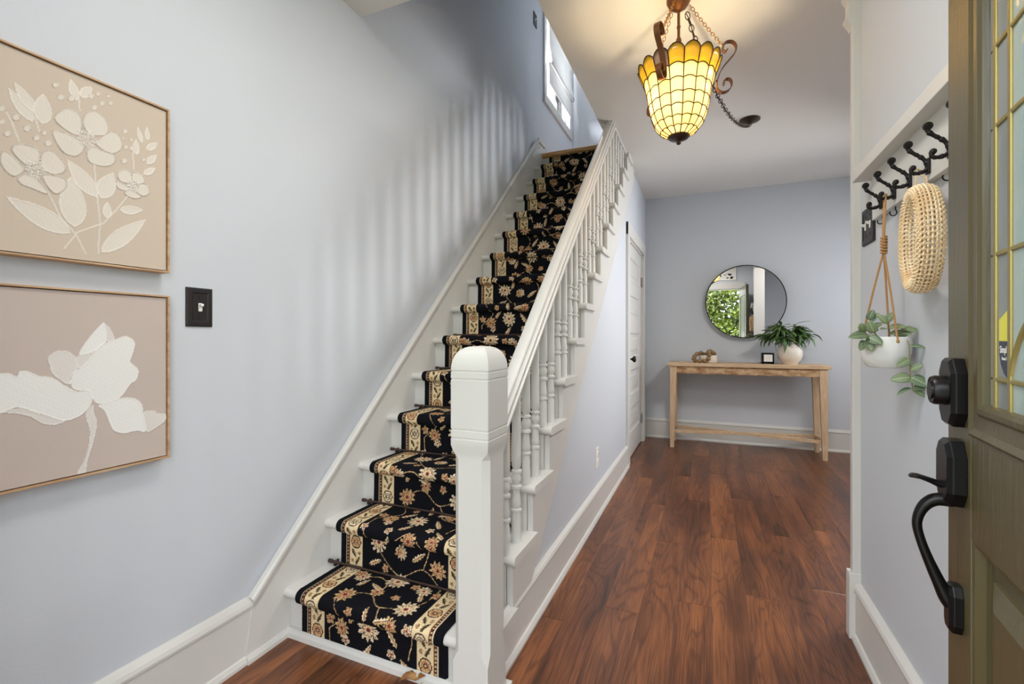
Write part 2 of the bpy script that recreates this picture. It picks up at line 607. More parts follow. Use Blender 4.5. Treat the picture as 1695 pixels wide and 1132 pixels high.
# outlines of the painted motifs, millimetres on the canvas plane (y, z)
ART_A = {'petals':[[(590,1565),(567,1576),(544,1550),(546,1535),(567,1522),(588,1523)],[(593,1555),(601,1581),(620,1592),(641,1576),(641,1547),(620,1534),(604,1532)],[(540,1514),(544,1492),(559,1471),(580,1470),(595,1490),(593,1508),(567,1517)],[(624,1529),(648,1556),(667,1552),(672,1525),(653,1503),(634,1504),(617,1515)],[(601,1492),(606,1466),(634,1465),(655,1480),(655,1501),(629,1503),(615,1506)],[(474,1444),(481,1460),(500,1465),(517,1460),(517,1435),(500,1421),(489,1425)],[(459,1434),(457,1414),(467,1395),(481,1392),(494,1411),(481,1427),(467,1439)],[(519,1430),(522,1457),(538,1468),(559,1449),(561,1429),(542,1415),(526,1420)],[(522,1406),(536,1413),(561,1412),(563,1392),(546,1373),(532,1383)],[(483,1388),(496,1402),(511,1399),(530,1377),(528,1368),(503,1374),(489,1377)],[(662,1460),(677,1473),(693,1467),(690,1442),(667,1441)],[(693,1470),(714,1474),(722,1455),(706,1444),(695,1446)],[(660,1438),(677,1435),(690,1430),(682,1419),(662,1422)],[(708,1445),(727,1450),(733,1430),(719,1417),(703,1425)],[(685,1425),(701,1424),(714,1413),(698,1405),(677,1411)]],'centers':[(602,1519,23),(512,1416,21),(697,1437,16)],'leaves':[([(579,1304),(571,1421)],50),([(620,1386),(565,1457)],37),([(629,1386),(653,1456)],37),([(571,1289),(466,1343)],44),([(629,1255),(725,1357)],37),([(641,1340),(641,1381)],19),([(667,1367),(718,1380)],22),([(507,1518),(469,1573)],25),([(511,1540),(478,1590)],22),([(522,1520),(524,1588)],31),([(582,1600),(571,1646)],19),([(590,1612),(610,1647)],19),([(716,1554),(706,1592)],12),([(729,1565),(727,1601)],12),([(703,1518),(703,1558)],16),([(727,1540),(753,1569)],15),([(727,1503),(751,1536)],16),([(720,1473),(748,1500)],15)],'dots':[(545,1618,7),(554,1595,8),(573,1601,8),(610,1624,7),(623,1636,6),(643,1640,5),(631,1617,7),(648,1625,6),(616,1600,7),(481,1517,8),(498,1501,8),(513,1486,7),(526,1502,6),(533,1482,8),(468,1477,7),(460,1526,7),(460,1498,6),(679,1569,7),(675,1549,4),(692,1553,5),(680,1529,6),(694,1532,7),(677,1494,8),(720,1512,6)],'stems':[[(615,1464),(622,1381),(627,1326),(623,1251)],[(532,1372),(554,1320),(580,1290),(599,1247)],[(559,1251),(584,1294),(634,1327),(662,1369),(685,1408)],[(485,1468),(474,1504),(466,1520)],[(588,1581),(586,1607)],[(517,1502),(511,1530)],[(698,1480),(695,1527)]]}
ART_B = [(1,[(457,891),(482,898),(506,888),(530,875),(560,858),(541,853),(520,861),(502,878),(476,889)]),(0,[(438,978),(457,974),(469,974),(482,966),(486,977),(499,976),(516,965),(538,959),(560,940),(583,923),(605,923),(611,899),(603,880),(587,865),(560,859),(530,876),(506,889),(482,900),(457,892),(438,882)]),(1,[(532,1004),(545,1017),(563,1018),(581,1002),(583,977),(571,958),(569,941),(552,953),(538,971),(536,985)]),(1,[(583,1005),(615,1014),(607,996),(587,977)]),(1,[(634,1081),(647,1070),(656,1044),(640,1041)]),(0,[(587,1010),(603,1044),(630,1082),(636,1081),(640,1042),(628,1029),(615,1016)]),(0,[(571,949),(579,970),(599,986),(611,1006),(628,1029),(658,1044),(681,1052),(699,1038),(697,1014),(690,987),(707,967),(704,942),(690,930),(671,902),(649,889),(623,890),(611,904),(605,923),(587,925),(575,933)]),(1,[(719,852),(744,854),(751,847),(772,841),(770,824),(744,806),(726,804)]),(0,[(623,885),(640,890),(667,897),(695,894),(714,878),(719,852),(724,804),(704,810),(676,808),(654,820),(645,843),(636,870)]),(1,[(601,875),(613,886),(615,868),(621,841),(613,797),(603,759),(597,727),(583,730),(597,760),(605,794),(607,829),(601,855)])]

# ---------------------------------------------------------------- the setting
XL, XH, XR = -1.382, -0.600, 0.490      # left wall, hall-side stair wall, right wall
YB, YF = 0.05, 5.02                      # front wall inner face, far wall
ZC, ZU, ZT = 2.51, 2.69, 5.2             # ceiling, upper floor, upper ceiling
XS = 2.0                                 # side room's outer wall
YE = 1.93                                # where the right wall ends
NST = 15


def step_z(k):
    return 0.168 + 0.1735 * (k - 1) + 0.00057 * (k - 1) * (k - 2)


def nose_y(k):
    return 1.158 + 0.187 * (k - 1) + 0.00058 * (k - 1) * (k - 2)


def riser_y(k):
    return nose_y(k) + 0.03


def diag_z(y):
    return 0.472 + 0.883 * (y - 1.891)


struct(MB().box(-1.5, 2.12, -0.05, 5.14, -0.12, -0.012).build('floor', M['plank']))
floor = bpy.data.objects['floor']
ORIGIN['floor'] = (0, 0, 0)
# planks, laid along the hall, each its own piece
PW, PL = 0.1275, 1.22
for i in range(27):
    x0 = -1.385 + i * PW
    y = -0.05 - (i * 0.437 % 1.0) * PL
    while y < 5.02:
        y0, y1 = max(y, -0.05), min(y + PL, 5.02)
        if y1 - y0 > 0.03 and not (x0 > 0.5 and y1 < 1.9):
            cx, cy = x0 + PW / 2, (y0 + y1) / 2
            hw, hl, c = PW / 2 - 0.0002, (y1 - y0) / 2 - 0.0003, 0.0011
            b = MB()
            b.add([(-hw, -hl, -0.012), (hw, -hl, -0.012), (hw, hl, -0.012), (-hw, hl, -0.012),
                   (-hw, -hl, -c * .6), (hw, -hl, -c * .6), (hw, hl, -c * .6), (-hw, hl, -c * .6),
                   (-hw + c, -hl + c, 0), (hw - c, -hl + c, 0), (hw - c, hl - c, 0), (-hw + c, hl - c, 0)],
                  [(0, 1, 5, 4), (1, 2, 6, 5), (2, 3, 7, 6), (3, 0, 4, 7),
                   (4, 5, 9, 8), (5, 6, 10, 9), (6, 7, 11, 10), (7, 4, 8, 11), (8, 9, 10, 11)])
            o = b.build('plank', M['plank'], floor)
            o.location = (cx, cy, 0)
        y += PL

# walls
w = MB().box(-1.5, XL, -0.1, 3.63, 0, ZT)
w.box(-1.5, XL - 0.018, 3.63, 4.075, 0, ZT).box(-1.5, XL - 0.018, 4.885, 5.02, 0, ZT)
w.box(-1.5, XL - 0.018, 4.075, 4.885, 0, 3.32).box(-1.5, XL - 0.018, 4.075, 4.885, 4.55, ZT)
struct(w.build('wall_left', M['wall']))
struct(MB().box(-1.6, 2.12, YF, 5.14, 0, ZT).build('wall_far', M['wall']))
DX0, DX1, DZ = -0.66, 0.262, 2.0         # front doorway
w = MB().box(-1.5, DX0, -0.10, YB, 0, ZC).box(DX1, 2.12, -0.10, YB, 0, ZC).box(DX0, DX1, -0.10, YB, DZ, ZC)
struct(w.build('wall_front', M['wall']))
struct(MB().box(XR, XR + 0.115, YB, YE, 0, ZC).build('wall_right', M['wall']))
w = MB().box(XS, 2.12, YB, 4.27, 0, ZC).box(XS, 2.12, 4.83, YF, 0, ZC).box(XS, 2.12, 4.27, 4.83, 0, 0.78).box(XS, 2.12, 4.27, 4.83, 2.06, ZC)
struct(w.build('wall_side_room', M['wall']))
# wall under the stairs, with the closet doorway
CY0, CY1, CZ = 3.845, 4.770, 1.885
w = MB().prism([(1.30, 0), (CY0, 0), (CY0, diag_z(CY0) + 0.02), (1.34, diag_z(1.34) + 0.02)], 'x', XH - 0.09, XH)
w.prism([(CY0, CZ), (CY1, CZ), (CY1, ZC), (diag_y := 1.891 + (ZC - 0.472) / 0.883, ZC), (CY0, diag_z(CY0) + 0.02)], 'x', XH - 0.09, XH)
w.box(XH - 0.09, XH, CY1, YF, 0, ZC)
struct(w.build('wall_stairs', M['wall']))
struct(MB().box(-0.675, -0.60, 1.56, YF, ZU, ZT).build('wall_upper_right', M['wall']))
struct(MB().box(XL, -0.675, 1.45, 1.57, 2.438, ZT).build('wall_upper_front', M['ceiling']))
# ceilings
c = MB().box(-0.675, 2.12, -0.1, YF, ZC, ZU).box(-1.5, -0.675, -0.1, 1.45, ZC, ZU)
struct(c.build('ceiling', M['ceiling']))
struct(MB().box(-1.5, -0.6, 1.45, YF, ZT, ZT + 0.1).build('ceiling_upper', M['ceiling']))
struct(MB().box(-1.5, -0.675, nose_y(15) + 0.06, YF, ZC, ZU).build('floor_upper', M['oak']))
# thin trim where the balustrade meets the ceiling
struct(MB().cbox(-0.607, -0.583, 3.10, 4.16, ZC - 0.014, ZC, 0.002).build('trim_1', M['white']))


def base_profile(s, x, h=0.165, top=0.20, t=0.016):
    """baseboard section as (offset, z) on a wall at x, growing in direction s"""
    p = [(0, 0), (t + 0.012, 0), (t + 0.012, 0.010), (t + 0.006, 0.022), (t, 0.024), (t, h), (t + 0.004, h + 0.004),
         (t + 0.005, h + 0.012), (t + 0.001, h + 0.022), (0.008, top - 0.004), (0.003, top), (0, top)]
    return [(x + s * a, b) for a, b in p]


struct(MB().prism(base_profile(1, XL, 0.165, 0.203), 'y', YB, 1.043).build('baseboard_left', M['white']))
struct(MB().prism(base_profile(1, XH, 0.145, 0.175), 'y', 1.24, 3.765).build('baseboard_stairs', M['white']))
b = MB().prism(base_profile(-1, YF, 0.17, 0.203), 'x', -0.60, XS)
struct(b.build('baseboard_far', M['white']))
struct(MB().prism(base_profile(-1, XR), 'y', YB, YE - 0.0005).build('baseboard_right', M['white']))

# casing board on the end of the right wall, with its capital and plinth
c = MB().cbox(XR - 0.024, XR + 0.125, YE - 0.002, YE + 0.025, 0, 2.15, 0.002)
c.cbox(XR - 0.034, XR + 0.135, YE - 0.004, YE + 0.035, 0, 0.23, 0.003)
capital = [(0.024, 2.13), (0.026, 2.14), (0.040, 2.165), (0.042, 2.172), (0.034, 2.18), (0.034, 2.225), (0.040, 2.235), (0.046, 2.25), (0.046, 2.27), (0, 2.27), (0, 2.13)]
c.prism([(XR - a, z) for a, z in capital], 'y', YE - 0.003, YE + 0.045)
c.prism([(XR + 0.10 + a, z) for a, z in capital], 'y', YE - 0.003, YE + 0.045)
c.box(XR, XR + 0.10, YE - 0.003, YE + 0.045, 2.13, 2.27)
struct(c.build('trim_2', M['white']))

# front doorway jambs and casing
c = MB()
c.box(DX0, DX0 + 0.02, -0.10, YB, 0, DZ).box(DX1 - 0.012, DX1, -0.10, YB, 0, DZ).box(DX0, DX1, -0.10, YB, DZ - 0.02, DZ)
c.cbox(DX0 - 0.11, DX0 + 0.005, YB, YB + 0.022, 0, DZ + 0.10, 0.003).cbox(DX0 - 0.11, DX1 + 0.09, YB, YB + 0.022, DZ - 0.01, DZ + 0.11, 0.003)
c.cbox(DX1 - 0.005, DX1 + 0.09, YB, YB + 0.010, 0, DZ + 0.10, 0.003)
struct(c.build('trim_3', M['white']))
# upstairs baseboard and the sloping skirting of the stairs
struct(MB().prism(base_profile(1, XL - 0.018, 0.06, 0.09), 'y', 3.87, YF).build('trim_4', M['white']))
bpy.data.objects['trim_4'].location.z = ZU
k0, k1 = 1.045, 3.785
zt = lambda y: 0.203 + (2.790 - 0.203) * (y - k0) / (k1 - k0)
s = MB().prism([(k0 - 0.03, 0), (1.30, 0), (3.95, 2.35), (3.95, 2.79), (k1, zt(k1)), (k0, zt(k0))], 'x', XL - 0.001, XL + 0.020)
dy, dz = (k1 - k0), zt(k1) - zt(k0)
ln = math.hypot(dy, dz)
ny, nz = dz / ln, -dy / ln
cap = []
for (d, t) in ((-0.001, -0.012), (0.000, 0.003), (0.006, 0.009), (0.014, 0.010), (0.026, 0.006), (0.036, 0.003), (0.037, -0.001)):
    cap.append((d, t))
vs, n = [], len(cap)
th2 = math.tan(math.atan2(dz, dy) / 2)
for e in (0, 1):
    for d, t in cap:
        if e == 0:      # mitred to the baseboard
            vs.append((XL + 0.020 + t, k0 + d * th2 - 0.012, zt(k0) - d))
        else:
            vs.append((XL + 0.020 + t, k1 + ny * d, zt(k1) + nz * d))
s.add(vs, [tuple(range(n))[::-1], tuple(range(n, 2 * n))] + [(i, (i + 1) % n, n + (i + 1) % n, n + i) for i in range(n)])
s.prism([(XL + 0.016, 0), (XL + 0.034, 0), (XL + 0.033, 0.012), (XL + 0.027, 0.022), (XL + 0.016, 0.024)], 'y', k0 - 0.03, riser_y(1))
s.cbox(XL + 0.015, XL + 0.032, k1 - 0.004, 3.95, 2.765, 2.80, 0.004)
struct(s.build('trim_5', M['white']))
# shoe moulding at the foot of the first riser
struct(MB().prism([(riser_y(1), 0), (riser_y(1) - 0.024, 0), (riser_y(1) - 0.022, 0.016), (riser_y(1) - 0.012, 0.028), (riser_y(1), 0.030)], 'x', XL + 0.016, -0.585).build('trim_6', M['white']))

# ---------------------------------------------------------------- the staircase
st = thing('staircase', 'white painted staircase with turned balusters and a square round-topped newel post', 'staircase', (-0.97, 1.2, 0))
XT0, XT1, XO = XL + 0.020, -0.565, -0.583
for k in range(1, NST + 1):
    z0 = 0 if k == 1 else step_z(k - 1)
    MB().box(XT0, XH - 0.004, riser_y(k), riser_y(k) + 0.018, z0, step_z(k) - 0.030).build('riser', M['white'], st)
    if k < NST:
        y0, y1, z = nose_y(k), riser_y(k + 1) + 0.004, step_z(k)
        prof = [(y1, z), (y0 + 0.012, z)] + [(y0 + 0.016 - 0.016 * math.sin(PI * i / 8), z - 0.016 + 0.016 * math.cos(PI * i / 8)) for i in range(1, 8)] + [(y0 + 0.016, z - 0.032), (y1, z - 0.032)]
        xr = XT1 if k > 1 else XT1
        b = MB()
        if k == 1:      # the first tread is cut around the newel
            b.prism(prof, 'x', XT0, -0.655)
            p2 = [(y1, z), (1.245, z), (1.239, z - 0.008), (1.237, z - 0.016), (1.239, z - 0.026), (1.245, z - 0.032), (y1, z - 0.032)]
            b.prism(p2, 'x', -0.655, XT1)
        else:
            b.prism(prof, 'x', XT0, XT1)
        b.build('tread', M['white'], st, smooth=True)
# closed outer face below the treads
poly = []
for k in range(1, NST + 1):
    poly += [(riser_y(k), 0.0 if k == 1 else step_z(k - 1) - 0.02), (riser_y(k), step_z(k) - 0.030)]
poly = [p for p in poly if p[1] < 2.6]
yt = poly[-1][0]
poly += [(yt + 0.16, poly[-1][1]), (yt + 0.16, diag_z(yt + 0.16)), (1.40, diag_z(1.40)), (1.36, 0.0)]
MB().prism(poly, 'x', XH - 0.006, XO).build('outer_stringer', M['white'], st)
# oak landing nosing
z, y0 = 2.704, nose_y(15)
prof = [(y0 + 0.10, z), (y0 + 0.016, z)] + [(y0 + 0.016 - 0.018 * math.sin(PI * i / 8), z - 0.022 + 0.022 * math.cos(PI * i / 8)) for i in range(1, 8)] + [(y0 + 0.016, z - 0.044), (y0 + 0.10, z - 0.044)]
o = MB().prism(prof, 'x', XL + 0.018, -0.675).build('landing_nosing', M['oak'], st, smooth=True)
o['label'] = 'bare oak nosing at the top of the stairs'
# balusters: shared turned shaft, cut to the rail
XB = -0.607
rail_bot = lambda y: 0.872 + 0.935 * (y - 1.469)
rail_top = lambda y: 0.984 + 0.945 * (y - 1.442)


def baluster_mesh(h):
    p = [(0.0160, 0), (0.0160, 0.008), (0.0156, 0.085), (0.0135, 0.102), (0.0135, 0.105), (0.0182, 0.108), (0.0182, 0.115), (0.0130, 0.118), (0.0130, 0.121),
         (0.0162, 0.128), (0.0160, 0.135), (0.0112, 0.180), (0.0112, 0.183), (0.0182, 0.187), (0.0182, 0.195), (0.0118, 0.199), (0.0118, 0.202), (0.0158, 0.210),
         (0.0170, 0.222), (0.0135, 0.236), (0.0130, 0.239), (0.0182, 0.242), (0.0182, 0.249), (0.0130, 0.252), (0.0130, 0.256), (0.0166, 0.262), (0.0164, 0.30), (0.0158, 0.40)]
    p += [(0.0108, max(0.5, h - 0.05)), (0.0105, h)]
    return p


protos = {}
for k in range(2, 14):
    for off in (0.022, 0.119):
        y = nose_y(k) + off
        top = min(rail_bot(y) + 0.03, ZC)
        h = round(top - step_z(k), 2)
        if h < 0.15:
            continue
        loc = (XB + 0.97, y - 1.2, step_z(k))
        if h > 0.65:
            prof, key = baluster_mesh(h), h
        else:
            prof = [q for q in baluster_mesh(0.8) if q[1] < h - 0.02] + [(0.0150, h)]
            key = h
        if key in protos:
            clone(protos[key], st, loc)
        else:
            o = MB().lathe(prof, (st.location.x, st.location.y, 0), 16).build('baluster', M['white'], st, smooth=True, angle=32)
            o.location = loc
            protos[key] = o
# handrail, sloping from the newel up to the ceiling
ya, yb = 1.19, 3.14
sec = [(-0.016, -0.012), (-0.016, 0.024), (-0.026, 0.028), (-0.035, 0.033), (-0.037, 0.040), (-0.037, 0.050), (-0.033, 0.056), (-0.025, 0.057), (-0.025, 0.061), (-0.031, 0.065), (-0.032, 0.076), (-0.028, 0.082), (-0.019, 0.083), (-0.019, 0.087), (-0.022, 0.092), (-0.020, 0.101), (-0.012, 0.106), (0, 0.107)]
sec = sec + [(-a, b) for a, b in sec[::-1][1:]]
vs, n = [], len(sec)
for y in (ya, yb):
    for a, b in sec:
        vs.append((XB + a, y, rail_bot(y) + b))
MB().add(vs, [tuple(range(n))[::-1], tuple(range(n, 2 * n))] + [(i, (i + 1) % n, n + (i + 1) % n, n + i) for i in range(n)]).build('handrail', M['white'], st, smooth=True, angle=25)

# newel post
NX0, NX1, NY0, NY1 = -0.654, -0.538, 1.100, 1.232
nx, ny_, hx, hy = (NX0 + NX1) / 2, (NY0 + NY1) / 2, (NX1 - NX0) / 2, (NY1 - NY0) / 2
newel = MB()


def ring(h, sx, sy, c):
    a, b = hx * sx, hy * sy
    return [(nx + x, ny_ + y, h) for x, y in ((-a + c, -b), (a - c, -b), (a, -b + c), (a, b - c), (a - c, b), (-a + c, b), (-a, b - c), (-a, -b + c))]


rings = [ring(0, .93, .93, .0012), ring(0.155, .93, .93, .0012), ring(0.185, .93, .93, .018), ring(0.715, .93, .93, .018), ring(0.735, .93, .93, .0015),
         ring(0.752, 1, 1, .0015), ring(0.768, 1, 1, .0015), ring(0.7695, .975, .975, .0015), ring(0.7725, .975, .975, .0015), ring(0.774, 1, 1, .0015),
         ring(0.792, 1, 1, .0015), ring(0.7935, .975, .975, .0015), ring(0.7965, .975, .975, .0015), ring(0.798, 1, 1, .0015),
         ring(0.931, 1, 1, .0015), ring(0.9325, .975, .975, .0015), ring(0.9355, .975, .975, .0015), ring(0.937, 1, 1, .0015),
         ring(0.953, 1, 1, .0015), ring(0.9545, .975, .975, .0015), ring(0.9575, .975, .975, .0015), ring(0.959, 1, 1, .0015)]
for i in range(1, 9):
    a = PI / 2 * i / 8
    f = max(0.03, math.cos(a) ** 0.62)
    rings.append(ring(0.959 + 0.066 * math.sin(a), f, f, 0.0015 if i < 7 else 0.0004))
vs = [p for r in rings for p in r]
fs = [tuple(range(8))[::-1], tuple(range(len(vs) - 8, len(vs)))]
for i in range(len(rings) - 1):
    for k in range(8):
        fs.append((i * 8 + k, i * 8 + (k + 1) % 8, i * 8 + 8 + (k + 1) % 8, i * 8 + 8 + k))
newel.add(vs, fs)
newel.box(NX0 - 0.004, NX1 + 0.006, NY0 - 0.004, NY1 + 0.02, 0, 0.028)
newel.build('newel_post', M['white'], st, smooth=True, angle=22)

# ---------------------------------------------------------------- runner on the stairs
CX0, CX1 = -1.302, -0.712
CW = CX1 - CX0
path = [(riser_y(1) - 0.010, 0.028)]


def line_to(y, z):
    path.append((y, z))


for k in range(1, NST + 1):
    yr, yn, z = riser_y(k) - 0.010, nose_y(k), step_z(k)
    if k == NST:
        line_to(yr, z - 0.040)
        break
    line_to(yr, z - 0.046)
    for i in range(0, 11):      # round the nosing
        a = -PI / 2 - 0.25 + (PI + 0.25) * i / 10
        cy, cz = yn + 0.014, z - 0.013
        line_to(cy - 0.024 * math.cos(a), cz + 0.024 * math.sin(a))
    line_to(riser_y(k + 1) - 0.020, z + 0.010)
    line_to(riser_y(k + 1) - 0.012, z + 0.014)
path = np.array(path)
seg = np.hypot(*np.diff(path, axis=0).T)
cum = np.concatenate([[0], np.cumsum(seg)])
LEN = cum[-1]
RES = 0.0018
CU, CV = int(CW / RES), int(LEN / RES)
C_ = lambda r, g, b: np.array(lin(r, g, b)[:3])
NAVY, CREAM, TAN, RUST, BURG, OLIVE, BEIGE, BROWN = C_(17, 18, 23), C_(228, 208, 176), C_(206, 170, 124), C_(168, 112, 82), C_(112, 42, 48), C_(126, 118, 80), C_(220, 200, 160), C_(64, 46, 40)
img = np.zeros((CV, CU, 3)) + NAVY
PER = 0.60


def window(u, v, R):
    i0, i1 = max(0, int((v - R) / RES)), min(CV, int((v + R) / RES) + 1)
    j0, j1 = max(0, int((u - R) / RES)), min(CU, int((u + R) / RES) + 1)
    if i1 <= i0 or j1 <= j0:
        return None
    V, U = np.mgrid[i0:i1, j0:j1]
    return (slice(i0, i1), slice(j0, j1)), U * RES - u, V * RES - v


def flower(u, v, R, n, rot, c1, c2, cc, gap=0.86):
    w = window(u, v, R * 1.1)
    if w is None:
        return
    sl, x, y = w
    r, th = np.hypot(x, y) / R, np.arctan2(y, x) + rot
    ph = (u * 131 + v * 77)
    lobe = 0.84 + 0.16 * np.cos(n * th) + 0.07 * np.sin(2 * th + ph) + 0.05 * np.sin(3.0 * n * th + ph)
    A = img[sl]
    pet = r < lobe
    A[pet] = c1
    # darker petal cores, dark gaps between petals, serrated edges
    A[pet & (r > 0.50) & (np.cos(n * th) > 0.55) & (r < 0.74)] = c2
    A[pet & (np.cos(n * th) < -gap) & (r > 0.36)] = NAVY
    A[pet & (np.sin(x * 2100 + ph) * np.sin(y * 1900) > 0.62) & (r > 0.45)] = NAVY
    inner = 0.44 + 0.07 * np.cos((n - 2) * th + 1)
    A[r < inner + 0.05] = BROWN
    A[r < inner] = c2
    A[(r < inner - 0.02) & (np.cos((n - 2) * th + 1) > 0.2) & (r > 0.16)] = c1
    A[(r < 0.19)] = cc


def rosette(u, v, R, c1, c2):
    w = window(u, v, R * 1.1)
    if w is None:
        return
    sl, x, y = w
    r, th = np.hypot(x, y) / R, np.arctan2(y, x)
    A = img[sl]
    sc = 0.90 + 0.09 * np.abs(np.cos(3 * th))
    A[r < sc] = BROWN
    A[(r < sc - 0.16)] = c1
    A[(r < sc - 0.16) & (np.abs(np.cos(3 * th)) < 0.22) & (r > 0.3)] = BROWN
    A[(np.abs(r - 0.5) < 0.07)] = c2
    A[r < 0.32] = BROWN
    A[r < 0.18] = c1


def leafshape(u, v, ln, wd, rot, c1, c2):
    w = window(u, v, ln)
    if w is None:
        return
    sl, x, y = w
    a, b = x * math.cos(rot) + y * math.sin(rot), -x * math.sin(rot) + y * math.cos(rot)
    t = a / ln
    ok = np.abs(t) < 1
    half = wd * np.sqrt(np.clip(1 - t * t, 0, 1)) * (0.8 + 0.25 * np.sin(t * 16)) * (1 - 0.3 * t)
    A = img[sl]
    A[ok & (np.abs(b) < half)] = c1
    A[ok & (b < half * 0.3) & (b > -half)] = c2
    A[ok & (np.abs(b) < 0.0011)] = BROWN


def vine(pts, c=TAN, r=0.0017):
    P = np.array([tuple(p)[:2] for p in smooth_path([(a, b, 0) for a, b in pts], 26)])
    for a, b in P:
        w = window(a, b, r)
        if w is not None:
            sl, x, y = w
            img[sl][np.hypot(x, y) < r] = c


nper = int(LEN / PER) + 2
for t in range(-1, nper):
    v0 = t * PER
    vine([(0.13, v0 + 0.04), (0.20, v0 + 0.11), (0.16, v0 + 0.20), (0.25, v0 + 0.25), (0.33, v0 + 0.20), (0.44, v0 + 0.26), (0.46, v0 + 0.36)])
    vine([(0.46, v0 + 0.36), (0.38, v0 + 0.42), (0.28, v0 + 0.38), (0.20, v0 + 0.44), (0.14, v0 + 0.54), (0.13, v0 + 0.64)])
    vine([(0.25, v0 + 0.25), (0.27, v0 + 0.31), (0.22, v0 + 0.35), (0.15, v0 + 0.33)])
    vine([(0.33, v0 + 0.20), (0.37, v0 + 0.13), (0.46, v0 + 0.10), (0.45, v0 + 0.02)])
    vine([(0.38, v0 + 0.42), (0.40, v0 + 0.50), (0.34, v0 + 0.57), (0.28, v0 + 0.54)])
    for (u, v, R, n) in ((0.295, 0.075, 0.045, 9), (0.175, 0.215, 0.040, 8), (0.415, 0.225, 0.043, 9), (0.290, 0.350, 0.045, 10), (0.440, 0.430, 0.036, 8), (0.185, 0.485, 0.042, 9), (0.335, 0.545, 0.036, 8), (0.185, 0.055, 0.033, 8), (0.400, 0.150, 0.030, 8), (0.150, 0.330, 0.031, 9), (0.410, 0.335, 0.031, 9), (0.265, 0.270, 0.028, 8), (0.285, 0.465, 0.029, 9), (0.430, 0.555, 0.031, 8)):
        flower(u, v0 + v, R * 0.92, n + 2, v * 7, CREAM if n != 8 else TAN, TAN if n != 8 else RUST, BURG)
    for (u, v, R) in ((0.135, 0.075, 0.020), (0.465, 0.150, 0.021), (0.235, 0.155, 0.016), (0.345, 0.265, 0.017), (0.130, 0.345, 0.023), (0.215, 0.395, 0.016), (0.370, 0.345, 0.018), (0.465, 0.325, 0.019), (0.275, 0.465, 0.018), (0.430, 0.535, 0.021), (0.240, 0.570, 0.017), (0.130, 0.570, 0.018), (0.385, 0.020, 0.018), (0.200, 0.020, 0.018)):
        flower(u, v0 + v, R, 5, v * 11, TAN if (int(v * 1000) // 5) % 2 else CREAM, RUST, BURG, 0.9)
    for (u, v, l, r_) in ((0.235, 0.105, 0.034, 0.9), (0.385, 0.075, 0.038, 2.2), (0.365, 0.155, 0.030, 0.3), (0.300, 0.165, 0.026, 1.7), (0.240, 0.295, 0.032, 2.7), (0.180, 0.300, 0.026, 1.2), (0.420, 0.300, 0.028, 2.0), (0.360, 0.460, 0.034, 0.6), (0.240, 0.520, 0.030, 1.3), (0.170, 0.410, 0.030, 0.4), (0.440, 0.595, 0.030, 2.4), (0.290, 0.005, 0.030, 1.0)):
        leafshape(u, v0 + v, l, 0.0095, r_, CREAM, TAN)
# the two borders
uu = np.arange(CU) * RES
vv = np.arange(CV) * RES
ue = np.minimum(uu, CW - uu)
img[:, (ue > 0.047) & (ue < 0.108)] = BEIGE
img[:, (ue > 0.108) & (ue < 0.1105)] = BROWN
img[:, (ue > 0.045) & (ue < 0.047)] = RUST
band = (ue > 0.035) & (ue < 0.045)
img[:, band] = BROWN
dots = (np.sin(vv * 2 * PI / 0.0125) > 0.1)
img[np.ix_(dots, (ue > 0.037) & (ue < 0.043))] = TAN
img[:, (ue > 0.032) & (ue < 0.034)] = CREAM * 0.9
for cu in (0.0775, CW - 0.0775):
    v, q = 0.02, 0
    while v < LEN:
        if q % 2 == 0:
            rosette(cu, v, 0.0255, CREAM if q % 4 else TAN, RUST if q % 4 == 0 else OLIVE)
        else:
            for sgn in (-1, 1):
                leafshape(cu + 0.008 * sgn, v - 0.012 * sgn, 0.019, 0.0075, 1.0 * sgn, OLIVE, BROWN)
                rosette(cu - 0.016 * sgn, v - 0.016 * sgn, 0.0075, TAN, RUST)
        v += 0.056
        q += 1
img *= (0.90 + 0.2 * rng.random((CV, CU, 1)))


